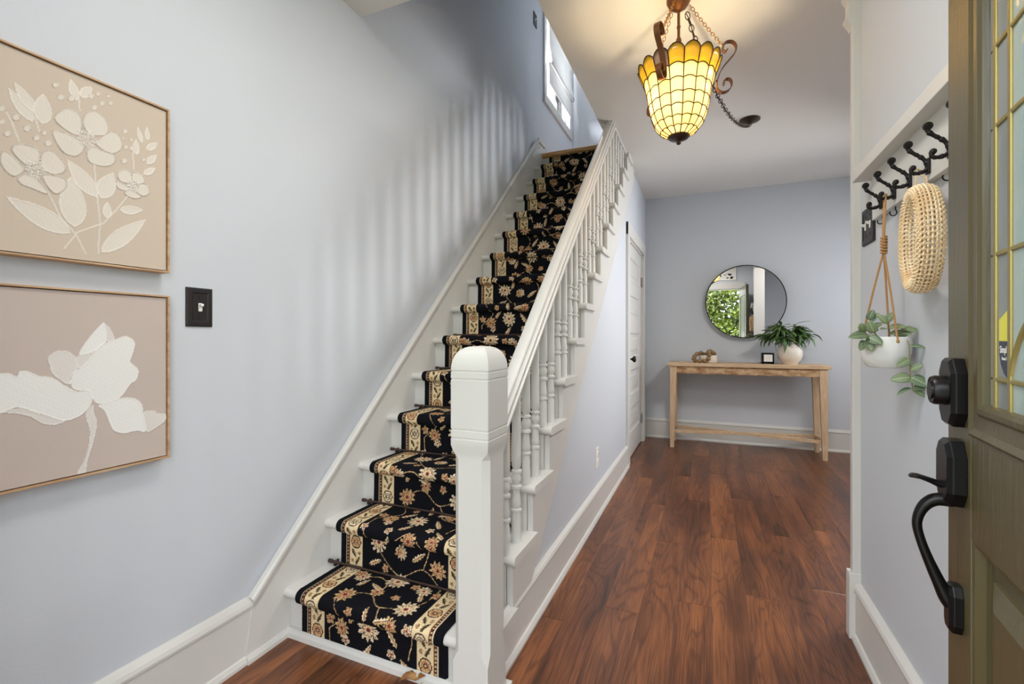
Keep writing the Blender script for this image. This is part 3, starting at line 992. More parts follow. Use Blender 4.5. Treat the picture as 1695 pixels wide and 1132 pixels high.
def carpet_grid(a, b, step, mb_name, parent):
    nv = int((b - a) / step) + 1
    nu = int(CW / step) + 1
    s = np.linspace(a, b, nv)
    py, pz = np.interp(s, cum, path[:, 0]), np.interp(s, cum, path[:, 1])
    u = np.linspace(0, CW, nu)
    fuzz = rng.random((nv, nu)) * 0.0012
    X = np.repeat((CX0 + u)[None], nv, 0)
    ty, tz = np.gradient(py), np.gradient(pz)
    tl = np.hypot(ty, tz) + 1e-9
    Y = py[:, None] - (tz / tl)[:, None] * fuzz
    Z = pz[:, None] + (ty / tl)[:, None] * fuzz
    # turned-down selvedges
    edge = np.minimum(u, CW - u)
    sink = np.where(edge < 0.006, (0.006 - edge) * 1.3, 0)[None]
    Y = Y + (tz / tl)[:, None] * sink
    Z = Z - (ty / tl)[:, None] * sink
    co = np.stack([X, Y, Z], -1).reshape(-1, 3).astype(np.float32)
    ii = np.arange(nv * nu).reshape(nv, nu)
    q = np.stack([ii[:-1, :-1], ii[:-1, 1:], ii[1:, 1:], ii[1:, :-1]], -1).reshape(-1, 4).astype(np.int32)
    me = bpy.data.meshes.new(mb_name)
    me.vertices.add(len(co))
    me.vertices.foreach_set('co', co.ravel())
    me.loops.add(q.size)
    me.loops.foreach_set('vertex_index', q.ravel())
    me.polygons.add(len(q))
    me.polygons.foreach_set('loop_start', np.arange(0, q.size, 4, dtype=np.int32))
    me.polygons.foreach_set('use_smooth', np.ones(len(q), bool))
    me.update(calc_edges=True)
    at = me.attributes.new('print', 'FLOAT_COLOR', 'POINT')
    ci = np.clip((s / RES).astype(int), 0, CV - 1)
    cj = np.clip((u / RES).astype(int), 0, CU - 1)
    colr = np.ones((nv, nu, 4), np.float32)
    colr[..., :3] = img[np.ix_(ci, cj)]
    at.data.foreach_set('color', colr.ravel())
    me.materials.append(M['carpet'])
    o = bpy.data.objects.new(mb_name, me)
    COL.objects.link(o)
    o.parent = parent
    return o


runner = tag(bpy.data.objects.new('stair_runner', None), 'black stair runner carpet with tan floral pattern and beige borders', 'carpet')
COL.objects.link(runner)
ORIGIN['stair_runner'] = (0, 0, 0)
split = float(np.interp(nose_y(7), path[:, 0], cum)) if False else cum[np.argmin(np.hypot(path[:, 0] - riser_y(7), path[:, 1] - step_z(6)))]
carpet_grid(0, split, 0.0022, 'carpet_pile', runner)
carpet_grid(split, LEN, 0.0036, 'carpet_pile', runner)

words = ['second', 'third', 'fourth', 'fifth', 'sixth', 'seventh', 'eighth', 'ninth', 'tenth', 'eleventh', 'twelfth', 'thirteenth', 'fourteenth']
for k in range(2, 8):
    y, z = riser_y(k) - 0.020, step_z(k - 1) + 0.016
    t = thing('stair_rod', f'thin brown metal stair rod at the foot of the {words[k - 2]} riser up', 'stair rod', (CX0, y, z), 'stair rods holding the runner')
    MB().tube([(CX0 - 0.035, y, z), (CX1 + 0.035, y, z)], 0.0048, 10).build('rod', M['rod'], t, smooth=True)
    for s in (-1, 1):
        xe = CX0 - 0.034 if s < 0 else CX1 + 0.034
        p = [(0.0045, 0.006), (0.0075, 0.003), (0.0075, -0.002), (0.006, -0.004), (0.008, -0.008), (0.0075, -0.013), (0.003, -0.016)]
        MB().lathe([(r, s * -h) for r, h in p], (xe, y, z), 10, 'x').build('finial', M['rod'], t, smooth=True)
    for s in (CX0 - 0.018, CX1 + 0.018):
        MB().cbox(s - 0.004, s + 0.004, y - 0.003, y + 0.019, z - 0.016, z + 0.004, 0.001).build('bracket', M['rod'], t)

# ---------------------------------------------------------------- front door (open), olive green with a leaded light
P0 = Vector((0.362, 0.965, 0))
ang = math.radians(6.7)
U_ = Vector((math.sin(ang), math.cos(ang), 0))
N_ = Vector((-U_.y, U_.x, 0))


def dxf(s, t, z):
    p = P0 - U_ * s + N_ * t
    return (p.x, p.y, z)


DW, DH, DT = 0.905, 1.975, 0.044
hinge = dxf(DW, 0, 0)
door = bpy.data.objects.new('door_1', None)
COL.objects.link(door)
door.location = hinge
ORIGIN['door_1'] = hinge
tag(door, 'olive green front door standing open, with a leaded glass light', None, None, 'structure')
GS0, GS1, GZ0, GZ1 = 0.098, DW - 0.098, 0.908, 1.86     # opening incl. moulding
MB(dxf).cbox(0, GS0, -DT, 0, 0.012, DH, 0.0015).build('stile', M['green'], door)
MB(dxf).cbox(GS1, DW, -DT, 0, 0.012, DH, 0.0015).build('stile', M['green'], door)
MB(dxf).cbox(GS0, GS1, -DT, -0.0004, GZ1, DH, 0.0015).build('rail', M['green'], door)
MB(dxf).cbox(GS0, GS1, -DT, -0.0004, 0.757, GZ0, 0.0015).build('rail', M['green'], door)
MB(dxf).cbox(GS0, GS1, -DT, -0.0004, 0.012, 0.24, 0.0015).build('rail', M['green'], door)
mid = DW / 2
MB(dxf).cbox(mid - 0.05, mid + 0.05, -DT, -0.0004, 0.24, 0.757, 0.0015).build('mullion', M['green'], door)


def frame_strip(mb, s0, s1, z0, z1, prof):
    """moulding running round a rectangle; prof = [(inset, t)]"""
    vs, n = [], len(prof)
    for (sx, sz) in ((0, 0), (1, 0), (1, 1), (0, 1)):
        for a, t in prof:
            vs.append(((s1 - a) if sx else (s0 + a), t, (z1 - a) if sz else (z0 + a)))
    fs = []
    for c in range(4):
        d = (c + 1) % 4
        for i in range(n):
            j = (i + 1) % n
            fs.append((c * n + i, d * n + i, d * n + j, c * n + j))
    mb.add(vs, fs)


m = MB(dxf)
frame_strip(m, GS0, GS1, GZ0, GZ1, [(0, -0.03), (0, 0.002), (0.004, 0.0035), (0.009, 0.002), (0.013, 0.0006), (0.032, 0.0006), (0.037, 0.0045), (0.044, 0.0055), (0.049, 0.002), (0.051, -0.008), (0.051, -0.03)])
m.build('light_moulding', M['green'], door)
for s0, s1 in ((GS0, mid - 0.05), (mid + 0.05, GS1)):
    m = MB(dxf)
    frame_strip(m, s0, s1, 0.24, 0.757, [(0, -0.03), (0, -0.002), (0.006, -0.003), (0.016, -0.012), (0.016, -0.03)])
    z0, z1, a, b_ = 0.24 + 0.016, 0.757 - 0.016, s0 + 0.016, s1 - 0.016
    vs = []
    for q, t in ((0, -0.018), (0.022, -0.016), (0.024, -0.012), (0.052, -0.003), (0.054, -0.003)):
        vs += [(a + q, t, z0 + q), (b_ - q, t, z0 + q), (b_ - q, t, z1 - q), (a + q, t, z1 - q)]
    fs = [(i * 4 + k, i * 4 + (k + 1) % 4, i * 4 + 4 + (k + 1) % 4, i * 4 + 4 + k) for i in range(4) for k in range(4)] + [(16, 17, 18, 19)]
    m.add(vs, fs)
    m.box(a, b_, -DT + 0.006, -0.026, z0, z1)
    m.build('raised_panel', M['green'], door)
# glass: border strips of clear bevelled glass, rippled field
g0, g1, gz0, gz1 = GS0 + 0.050, GS1 - 0.050, GZ0 + 0.016, GZ1 - 0.050
cs = [g0 + 0.020, g0 + 0.063, g1 - 0.063, g1 - 0.020]
cz = [gz0 + 0.010, 0.995, 1.158, 1.326, 1.430, 1.60, gz1 - 0.010]
tg0, tg1 = -0.009, -0.006
zz = [gz0] + cz[1:-1] + [gz1]
for i in range(len(zz) - 1):
    for a, b_ in ((g0, cs[1]), (cs[2], g1)):
        MB(dxf).box(a, b_, tg0, tg1, zz[i] + 0.0015, zz[i + 1] - 0.0015).build('glass_pane', M['glass_clear'], door)
    MB(dxf).box(cs[1], cs[2], tg0, tg1, zz[i] + 0.0015, zz[i + 1] - 0.0015).build('glass_pane', M['glass_frost'], door)
for s in cs:
    MB(dxf).cbox(s - 0.0045, s + 0.0045, -0.011, -0.003, gz0, gz1, 0.0018).build('came', M['brass'], door)
for z in cz[1:-1]:
    MB(dxf).cbox(cs[0], cs[3], -0.0115, -0.0035, z - 0.003, z + 0.003, 0.0018).build('came', M['brass'], door)
# curved cames fanning out of the low bar
for sgn, sb in ((1, cs[1]), (-1, cs[2])):
    pts = [(sb, -0.006, 1.0), (sb + sgn * 0.012, -0.006, 1.028), (sb + sgn * 0.036, -0.006, 1.060), (sb + sgn * 0.075, -0.006, 1.085), (sb + sgn * 0.14, -0.006, 1.10)]
    MB(dxf).tube(smooth_path(pts, 5), 0.004, 8).build('came', M['brass'], door, smooth=True)
# security sticker on the inside of the glass
sx0, sx1 = cs[0] + 0.0085, cs[1] - 0.0065
stk = [(sx0, 1.072), (sx1, 1.085), (sx1, 1.045), (sx0, 1.045)]
m = MB(dxf)
m.add([(s, -0.0059, z) for s, z in stk] + [(s, -0.0055, z) for s, z in stk], [(0, 1, 2, 3), (7, 6, 5, 4), (0, 4, 5, 1), (1, 5, 6, 2), (2, 6, 7, 3), (3, 7, 4, 0)])
o = m.build('sticker_top', M['sticker_yellow'], door)
shield = [(sx0, 1.045), (sx1, 1.045), (sx1, 0.998), (sx1 - 0.003, 0.998), (sx0 + 0.014, 1.004), (sx0 + 0.005, 1.015), (sx0, 1.030)]
n = len(shield)
m = MB(dxf)
m.add([(s, -0.0059, z) for s, z in shield] + [(s, -0.0055, z) for s, z in shield], [tuple(range(n)), tuple(range(n, 2 * n))[::-1]] + [(i, (i + 1) % n, n + (i + 1) % n, n + i) for i in range(n)])
m.build('sticker_shield', M['sticker_navy'], door)


def text_obj(body, size, name, mat, parent, s, z, t=-0.0053):
    cu = bpy.data.curves.new(name, 'FONT')
    cu.body, cu.size, cu.extrude = body, size, 0.0001
    tmp = bpy.data.objects.new(name, cu)
    COL.objects.link(tmp)
    dg = bpy.context.evaluated_depsgraph_get()
    me = bpy.data.meshes.new_from_object(tmp.evaluated_get(dg))
    bpy.data.objects.remove(tmp)
    mb = MB(dxf)
    # reading direction on the outer face runs away from the free edge
    mb.add([(s + v.co.x * 0.72, t + v.co.z, z + v.co.y) for v in me.vertices], [tuple(p.vertices) for p in me.polygons])
    return mb.build(name, mat, parent)


text_obj('Simpl', 0.0130, 'sticker_word', M['label'], door, sx0 + 0.0025, 1.030)
text_obj('Home S', 0.0058, 'sticker_word', M['label'], door, sx0 + 0.0085, 1.021)
# deadbolt
DS = 0.056
m = MB(dxf)


def hexplate(mb, s, w, z0, z1, cut, t0, t1, slope=0.006, cw=0.55):
    def outline(k):
        a = w / 2 - k
        return [(-a, z0 + cut), (-a * cw, z0 + k), (a * cw, z0 + k), (a, z0 + cut), (a, z1 - cut), (a * cw, z1 - k), (-a * cw, z1 - k), (-a, z1 - cut)]
    vs = [(s + x, t, z) for k, t in ((0, t0), (0, t1 - slope), (slope, t1)) for x, z in outline(k)]
    fs = [tuple(range(8)), tuple(range(16, 24))[::-1]] + [(i * 8 + k, i * 8 + (k + 1) % 8, i * 8 + 8 + (k + 1) % 8, i * 8 + 8 + k) for i in range(2) for k in range(8)]
    mb.add(vs, fs)


hexplate(m, DS, 0.066, 0.915, 1.018, 0.022, 0, 0.018, 0.005)
db = m.build('deadbolt', M['black_metal'], door, bevel=0.001)


def tlathe(mb, prof, s, z, seg=24):
    vs, fs = [], []
    for r, t in prof:
        for k in range(seg):
            a = 2 * PI * k / seg
            vs.append((s + r * math.cos(a), t, z + r * math.sin(a)))
    for i in range(len(prof) - 1):
        for k in range(seg):
            fs.append((i * seg + k, i * seg + (k + 1) % seg, (i + 1) * seg + (k + 1) % seg, (i + 1) * seg + k))
    fs += [tuple(range(seg)), tuple(range((len(prof) - 1) * seg, len(prof) * seg))[::-1]]
    mb.add(vs, fs)


m = MB(dxf)
tlathe(m, [(0.0225, 0.012), (0.0225, 0.030), (0.0205, 0.034), (0.0195, 0.033), (0.0135, 0.033), (0.013, 0.036), (0.003, 0.036)], DS, 0.968)
m.build('lock_cylinder', M['black_metal'], db, smooth=True)
# handle set
m = MB(dxf)
hexplate(m, DS, 0.064, 0.795, 0.893, 0.022, 0, 0.022, 0.006)
hs = m.build('handle_set', M['black_metal'], door, bevel=0.001)
m = MB(dxf)
tl_ = [(0.010, 0.822, 0.006, 0.006), (0.026, 0.823, 0.006, 0.0055), (0.036, 0.827, 0.008, 0.0045), (0.048, 0.831, 0.012, 0.0035), (0.056, 0.8315, 0.011, 0.0032), (0.060, 0.830, 0.006, 0.002)]
vs, fs = [], []
for t_, z_, w_, h_ in tl_:
    vs += [(DS + w_ * math.cos(2 * PI * k / 12), t_, z_ + h_ * math.sin(2 * PI * k / 12)) for k in range(12)]
for i in range(len(tl_) - 1):
    fs += [(i * 12 + k, i * 12 + (k + 1) % 12, i * 12 + 12 + (k + 1) % 12, i * 12 + 12 + k) for k in range(12)]
fs += [tuple(range(12)), tuple(range(60, 72))[::-1]]
m.add(vs, fs)
m.build('thumb_latch', M['black_metal'], hs, smooth=True)
m = MB(dxf)
gp = smooth_path([(DS, 0.010, 0.800), (DS, 0.030, 0.797), (DS, 0.044, 0.782), (DS, 0.0505, 0.757), (DS, 0.045, 0.728), (DS, 0.034, 0.695), (DS, 0.023, 0.667), (DS, 0.016, 0.650), (DS, 0.010, 0.640)], 6)
nn = len(gp)
m.tube(gp, [0.0085 + 0.0022 * math.cos(i / nn * 2 * PI + 0.35) for i in range(nn)], 12)
m.build('grip', M['black_metal'], hs, smooth=True)
m = MB(dxf)
hexplate(m, DS, 0.034, 0.600, 0.672, 0.014, 0, 0.016, 0.005)
m.build('grip_foot', M['black_metal'], hs, bevel=0.001)
for z in (0.2, 1.0, 1.75):
    MB(dxf).lathe([(0.006, -0.045), (0.006, 0.045)], (DW + 0.004, 0.004, z), 10).build('hinge', M['hinge'], door, smooth=True)

# ---------------------------------------------------------------- closet door under the stairs
cd = bpy.data.objects.new('door_2', None)
COL.objects.link(cd)
cd.location = (XH, CY1 - 0.02, 0)
ORIGIN['door_2'] = tuple(cd.location)
tag(cd, 'white five-panel closet door with black knob under the stairs', None, None, 'structure')
dy0, dy1, dz0, dz1 = CY0 + 0.022, CY1 - 0.022, 0.012, CZ - 0.022
xf0, xf1 = XH - 0.045, XH - 0.008
for a, b_ in ((dy0, dy0 + 0.115), (dy1 - 0.115, dy1)):
    MB().cbox(xf0, xf1, a, b_, dz0, dz1, 0.001).build('stile', M['white'], cd)
ph = (dz1 - dz0 - 0.20 - 5 * 0.11) / 5
zc = dz0
edges = []
for i in range(6):
    h = 0.20 if i == 0 else 0.11
    MB().cbox(xf0, xf1 - 0.0004, dy0 + 0.115, dy1 - 0.115, zc, zc + h, 0.001).build('rail', M['white'], cd)
    zc += h
    if i < 5:
        y0, y1, z0, z1 = dy0 + 0.115, dy1 - 0.115, zc, zc + ph
        b = MB()
        vs = []
        for q, x in ((0, xf1), (0.010, xf1 - 0.004), (0.016, xf1 - 0.013), (0.05, xf1 - 0.013), (0.064, xf1 - 0.007)):
            vs += [(x, y0 + q, z0 + q), (x, y1 - q, z0 + q), (x, y1 - q, z1 - q), (x, y0 + q, z1 - q)]
        b.add(vs, [(j * 4 + k, j * 4 + (k + 1) % 4, j * 4 + 4 + (k + 1) % 4, j * 4 + 4 + k) for j in range(4) for k in range(4)] + [(16, 17, 18, 19)])
        b.build('panel', M['white'], cd)
        zc += ph
b = MB()
b.lathe([(0.006, 0), (0.008, 0.012), (0.007, 0.026), (0.018, 0.036), (0.026, 0.044), (0.027, 0.052), (0.022, 0.060), (0.010, 0.064)], (xf1, dy0 + 0.062, 0.865), 20, 'x')
b.build('knob', M['black_metal'], cd, smooth=True)
MB().cbox(xf1, xf1 + 0.004, dy0 + 0.044, dy0 + 0.080, 0.75, 0.92, 0.002).build('knob_plate', M['black_metal'], cd)
for z in (0.235, 1.60):
    b = MB().cbox(xf1 - 0.002, xf1 + 0.004, dy1 - 0.024, dy1 + 0.0, z - 0.048, z + 0.048, 0.001)
    b.lathe([(0.006, -0.05), (0.006, 0.05)], (xf1 + 0.006, dy1 + 0.008, z), 10)
    b.build('hinge', M['hinge'], cd)
b = MB()
t = 0.020
b.box(XH - 0.09, XH + 0.001, CY0, CY0 + 0.02, 0, CZ).box(XH - 0.09, XH + 0.001, CY1 - 0.02, CY1, 0, CZ).box(XH - 0.09, XH + 0.001, CY0, CY1, CZ - 0.02, CZ)
b.cbox(XH, XH + t, CY0 - 0.09, CY0 + 0.006, 0, CZ + 0.10, 0.004).cbox(XH, XH + t, CY1 - 0.006, CY1 + 0.09, 0, CZ + 0.10, 0.004)
b.cbox(XH, XH + t + 0.002, CY0 - 0.09, CY1 + 0.09, CZ - 0.006, CZ + 0.10, 0.004)
struct(b.build('trim_7', M['white']))

# ---------------------------------------------------------------- stair window and its blind
win = bpy.data.objects.new('window_1', None)
COL.objects.link(win)
XW = XL - 0.018
win.location = (XW, 4.48, 3.32)
ORIGIN['window_1'] = tuple(win.location)
struct(win)
b = MB()
b.cbox(XW, XW + 0.018, 4.02, 4.085, 3.245, 4.62, 0.003).cbox(XW, XW + 0.018, 4.875, 4.94, 3.245, 4.62, 0.003)
b.cbox(XW, XW + 0.020, 4.02, 4.94, 4.55, 4.63, 0.003).cbox(XW, XW + 0.026, 4.01, 4.95, 3.235, 3.31, 0.004)
b.build('casing', M['white'], win)
b = MB()
b.cbox(XW - 0.07, XW - 0.03, 4.075, 4.115, 3.32, 4.55, 0.002).cbox(XW - 0.07, XW - 0.03, 4.845, 4.885, 3.32, 4.55, 0.002)
b.cbox(XW - 0.07, XW - 0.03, 4.075, 4.885, 3.32, 3.365, 0.002).cbox(XW - 0.07, XW - 0.03, 4.075, 4.885, 4.50, 4.55, 0.002)
b.cbox(XW - 0.068, XW - 0.032, 4.075, 4.885, 3.91, 3.95, 0.002)
b.build('sash', M['white'], win)
for z0, z1 in ((3.36, 3.91), (3.95, 4.51)):
    MB().box(XW - 0.052, XW - 0.048, 4.11, 4.85, z0, z1).build('glass_pane', M['pane_window'], win)
bl = thing('roman_blind', 'white roman blind half lowered over the window at the stair top', 'window blind', (XW + 0.02, 4.48, 4.6))
b = MB()
prof = [(0.028, 4.60), (0.030, 4.2), (0.030, 3.95), (0.034, 3.80), (0.052, 3.70), (0.060, 3.66), (0.052, 3.635), (0.030, 3.65), (0.030, 3.62), (0.033, 3.50), (0.034, 3.455)]
vs = []
for y in (4.115, 4.90):
    for x, z in prof:
        vs.append((XW + x, y, z))
n = len(prof)
b.add(vs, [(i, i + 1, n + i + 1, n + i) for i in range(n - 1)])
o = b.build('cloth', M['blind'], bl, smooth=True)
md = o.modifiers.new('thick', 'SOLIDIFY')
md.thickness = 0.0012
MB().cbox(XW + 0.02, XW + 0.05, 4.11, 4.905, 4.585, 4.62, 0.003).build('head_rail', M['white'], bl)
MB().cbox(XW + 0.029, XW + 0.038, 4.115, 4.90, 3.452, 3.466, 0.002).build('hem_bar', M['white'], bl)
# side-room window (out of the picture, lights the hall)
win2 = bpy.data.objects.new('window_2', None)
COL.objects.link(win2)
win2.location = (XS, 4.55, 0.78)
ORIGIN['window_2'] = tuple(win2.location)
struct(win2)
b = MB()
b.cbox(XS - 0.018, XS, 4.20, 4.28, 0.70, 2.14, 0.003).cbox(XS - 0.018, XS, 4.82, 4.90, 0.70, 2.14, 0.003)
b.cbox(XS - 0.02, XS, 4.20, 4.90, 2.06, 2.15, 0.003).cbox(XS - 0.03, XS, 4.18, 4.92, 0.70, 0.78, 0.003)
b.build('casing', M['white'], win2)
MB().box(XS + 0.05, XS + 0.054, 4.27, 4.83, 0.78, 2.06).build('glass_pane', M['pane_window'], win2)


# ---------------------------------------------------------------- switch plates and outlet
def plate(name, label, cat, mat, face, c, w, h, toggles, proud=0.007):
    """face: 'x+' on a wall facing +X, 'x-' on one facing -X; c=(x,y,z) wall point"""
    s = 1 if face == 'x+' else -1
    t = thing(name, label, cat, c)
    x, y, z = c
    b = MB()
    vs = []
    for q, d in ((0, 0), (0, proud * .5), (0.004, proud), (0.014, proud), (0.017, proud * .75)):
        vs += [(x + s * d, y - w / 2 + q, z - h / 2 + q), (x + s * d, y + w / 2 - q, z - h / 2 + q), (x + s * d, y + w / 2 - q, z + h / 2 - q), (x + s * d, y - w / 2 + q, z + h / 2 - q)]
    b.add(vs, [(j * 4 + k, j * 4 + (k + 1) % 4, j * 4 + 4 + (k + 1) % 4, j * 4 + 4 + k) for j in range(4) for k in range(4)] + [(16, 17, 18, 19), (3, 2, 1, 0)])
    b.build('cover_plate', mat, t)
    for dy in toggles:
        b = MB().cbox(min(x, x + s * proud), max(x, x + s * (proud + 0.002)), y + dy - 0.005, y + dy + 0.005, z - 0.012, z + 0.012, 0.0008)
        b.prism([(x + s * proud * .5, z - 0.004), (x + s * (proud + 0.010), z + 0.004), (x + s * (proud + 0.010), z + 0.010), (x + s * proud * .5, z + 0.006)], 'y', y + dy - 0.004, y + dy + 0.004)
        b.build('toggle', M['toggle'], t)
        for dz in (-0.030, 0.030):
            MB().lathe([(0.003, 0), (0.0028, s * 0.0012)], (x + s * proud * .75, y + dy, z + dz), 8, 'x').build('screw', mat, t)
    return t


plate('light_switch', 'dark bronze single light switch plate on the blue wall beside the two paintings', 'light switch', M['bronze_plate'], 'x+', (XL, 0.881, 1.138), 0.076, 0.114, [0])
plate('light_switch', 'dark bronze switch plate high on the wall beside the stair window', 'light switch', M['bronze_plate'], 'x+', (XL - 0.018, 3.80, 3.855), 0.080, 0.116, [-0.0])
plate('light_switch', 'dark double light switch plate with white toggles at the end of the hook rack', 'light switch', M['bronze_plate'], 'x-', (XR, 1.835, 1.416), 0.118, 0.120, [-0.023, 0.023])
t = thing('wall_outlet', 'white electrical outlet low on the blue wall under the stairs', 'outlet', (XH, 2.690, 0.338))
MB().cbox(XH, XH + 0.006, 2.655, 2.727, 0.280, 0.396, 0.0025).build('cover_plate', M['toggle'], t)
for dz in (-0.022, 0.022):
    MB().lathe([(0.0165, 0), (0.0165, 0.0035), (0.0155, 0.0045)], (XH + 0.0045, 2.691, 0.338 + dz), 18, 'x').build('socket', M['toggle'], t)
    MB().box(XH + 0.0088, XH + 0.0094, 2.683, 2.685, 0.334 + dz, 0.343 + dz).box(XH + 0.0088, XH + 0.0094, 2.697, 2.699, 0.334 + dz, 0.343 + dz).build('slot', M['black_metal'], t)

# ---------------------------------------------------------------- hook rack on the right wall
rk = thing('coat_rack', 'white wall shelf rack carrying a row of black cast iron coat hooks', 'coat rack', (XR, 1.3, 1.41))
ry0, ry1 = 0.62, 1.745
MB().cbox(XR - 0.018, XR, ry0, ry1, 1.412, 1.556, 0.002).build('back_board', M['white'], rk)
b = MB().cbox(0.436, XR, ry0 - 0.02, 1.812, 1.553, 1.589, 0.002)
b.build('shelf', M['white'], rk)


def hook_mesh():
    """double scroll coat hook on a board facing -X, foot of the base at the origin"""
    b = MB()
    b.cbox(-0.006, 0.000, -0.008, 0.008, 0.000, 0.036, 0.002)
    up = smooth_path([(-0.004, 0, 0.020), (-0.010, 0, 0.034), (-0.020, 0, 0.044), (-0.030, 0, 0.052), (-0.038, 0, 0.060), (-0.041, 0, 0.068)], 5)
    b.tube(up, [0.0052, 0.005] + [0.0042 + 0.0010 * (i % 5 == 0) for i in range(len(up) - 2)], 8)
    dn = smooth_path([(-0.004, 0, 0.022), (-0.005, 0, 0.012), (-0.012, 0, 0.006), (-0.022, 0, 0.004), (-0.031, 0, 0.006), (-0.034, 0, 0.014), (-0.030, 0, 0.018)], 5)
    b.tube(dn, [0.005, 0.0048] + [0.0042 + 0.0008 * (i % 4 == 0) for i in range(len(dn) - 2)], 8)
    b.sphere((-0.004, 0, 0.026), 0.0072, 10, 8)
    for q in ((-0.016, 0, 0.0405), (-0.0365, 0, 0.058), (-0.016, 0, 0.0052)):
        b.sphere(q, 0.0056, 10, 6)
    return b


def knob_mesh():
    b = MB()
    # scroll end: a thick disc rolled about the wall direction, with a raised eye
    prof = [(0.001, -0.0075), (0.0035, -0.0075), (0.0045, -0.006), (0.0072, -0.0058), (0.0085, -0.0035), (0.0088, 0), (0.0085, 0.0035), (0.0072, 0.0058), (0.0045, 0.006), (0.0035, 0.0075), (0.001, 0.0075)]
    b.lathe(prof, (-0.002, 0, 0.0045), 16, 'y')
    return b


hooks = []
for i, y in enumerate((1.657, 1.554, 1.450, 1.346, 1.242, 1.138, 1.034, 0.93)):
    hb = hook_mesh()
    hb.v = [(p[0] + XR - 0.018, p[1] + y, p[2] + 1.426) for p in hb.v]
    h = hb.build('coat_hook', M['iron'], rk, smooth=True, angle=60)
    kb = knob_mesh()
    # tilt the knob outwards and up
    R = Matrix.Rotation(0, 3, 'Y')
    kb.v = [tuple(R @ Vector(p) + Vector((XR - 0.018 - 0.0375, y, 1.426 + 0.068))) for p in kb.v]
    kb.build('hook_knob', M['iron'], h, smooth=True)
    sb = MB().sphere((XR - 0.018 - 0.0305, y, 1.426 + 0.0175), 0.0066, 10, 8)
    sb.build('hook_tip', M['iron'], h, smooth=True)
for y in (1.683, 1.582, 1.272, 1.17):
    pts = [(XR - 0.009, y, 1.414), (XR - 0.009, y, 1.404), (XR - 0.006, y, 1.396), (XR - 0.010, y, 1.388), (XR - 0.018, y, 1.388), (XR - 0.022, y, 1.394), (XR - 0.021, y, 1.399)]
    MB().tube(smooth_path(pts, 4), 0.0016, 6).build('cup_hook', M['iron'], rk, smooth=True)

# ---------------------------------------------------------------- wicker ring hanging from the fourth hook
wk = thing('wicker_basket', 'pale woven wicker ring basket hanging from a black coat hook', 'basket', (0.447, 1.320, 1.395))
A_ = Vector((-0.995, 0.10, 0)).normalized()
B_ = Vector((0.10, 0.995, 0)).normalized()
RC = Vector((0.447, 1.320, 1.273))
RA, RB = 0.072, 0.106          # half width / half height of the ring's mid line


def torus_pt(phi, th, k=1.0):
    """phi round the ring, th round the section (flattened: 64 mm along the axis)"""
    rad = Vector((0, 0, 1)) * math.cos(phi) * RB + B_ * math.sin(phi) * RA
    out = (Vector((0, 0, 1)) * math.cos(phi) / RB + B_ * math.sin(phi) / RA).normalized()
    return RC + rad + out * (0.0150 * k * math.cos(th)) + A_ * (0.0225 * k * math.sin(th))


b = MB()
NS, NW = 60, 20
for w in range(NW):
    th = 2 * PI * w / NW
    pts = []
    for i in range(NS * 2):
        phi = PI * i / NS
        k = 1 + 0.10 * math.cos(PI * i + PI * (w % 2)) * 1.0
        pts.append(torus_pt(phi, th, k))
    b.tube(pts, 0.0023, 5, closed=True)
b.build('woven_strand', M['wicker'], wk, smooth=True)['kind'] = 'stuff'
b = MB()
for s in range(NS):
    phi = 2 * PI * s / NS
    b.tube([torus_pt(phi, 2 * PI * k / 16, 0.985) for k in range(16)], 0.0023, 5, closed=True)
b.build('stake', M['wicker'], wk, smooth=True)['kind'] = 'stuff'
top = torus_pt(0, 0, 1.0)
hk = Vector((XR - 0.018 - 0.021, 1.346, 1.4345))
b = MB()
for s in (-1, 1):
    pts = [top + A_ * (0.010 * s) - Vector((0, 0, 0.010)), top + A_ * (0.009 * s) + Vector((0, 0, 0.016)), hk + A_ * (0.005 * s) + Vector((0, 0, -0.010)), hk + A_ * (0.0035 * s) + Vector((0, 0.002, 0.003)), hk + Vector((0, 0.002, 0.0065))]
    b.strap(smooth_path(pts, 5), B_, 0.006, 0.0022)
b.build('hanging_loop', M['leather'], wk)

# ---------------------------------------------------------------- hanging planter from the second hook
PC = Vector((0.430, 1.486, 0.971))      # base centre
pl = thing('hanging_planter', 'white hammered pot with trailing plant hung by jute rope from a coat hook', 'planter', tuple(PC))
b = MB()
prof = [(r * 0.80, z) for r, z in [(0.044, 0.000), (0.050, 0.003), (0.060, 0.020), (0.067, 0.042), (0.068, 0.056), (0.066, 0.075), (0.064, 0.080), (0.061, 0.078), (0.060, 0.060), (0.052, 0.030), (0.03, 0.012)]]
b.lathe(prof, tuple(PC), 36)
b.build('pot', M['white_ceramic'], pl, smooth=True)
MB().lathe([(0.048, 0.060), (0.036, 0.067), (0.02, 0.069), (0.002, 0.069)], tuple(PC), 24).build('moss', M['soil'], pl, smooth=True)
hookp = Vector((XR - 0.018 - 0.021, 1.554, 1.4345))
knot = Vector((0.434, 1.510, 1.300))
b = MB()
for s in (-1, 1):
    b.tube(smooth_path([hookp + Vector((0, 0.004 * s, 0.004)), hookp + Vector((-0.002, 0.005 * s, -0.012)), knot + Vector((0, 0.003 * s, 0.04)), knot + Vector((0, 0.003 * s, -0.02))], 6), 0.0026, 7)
b.tube([hookp + Vector((0, -0.004, 0.004)), hookp + Vector((0, 0, 0.0075)), hookp + Vector((0, 0.004, 0.004))], 0.0026, 7)
b.build('hanging_rope', M['jute'], pl, smooth=True)
b = MB()
kp = []
for i in range(60):
    a = i * 2 * PI / 10
    kp.append(knot + Vector((0.0062 * math.cos(a), 0.0062 * math.sin(a), 0.018 - 0.046 * i / 60)))
b.tube(kp, 0.0030, 6)
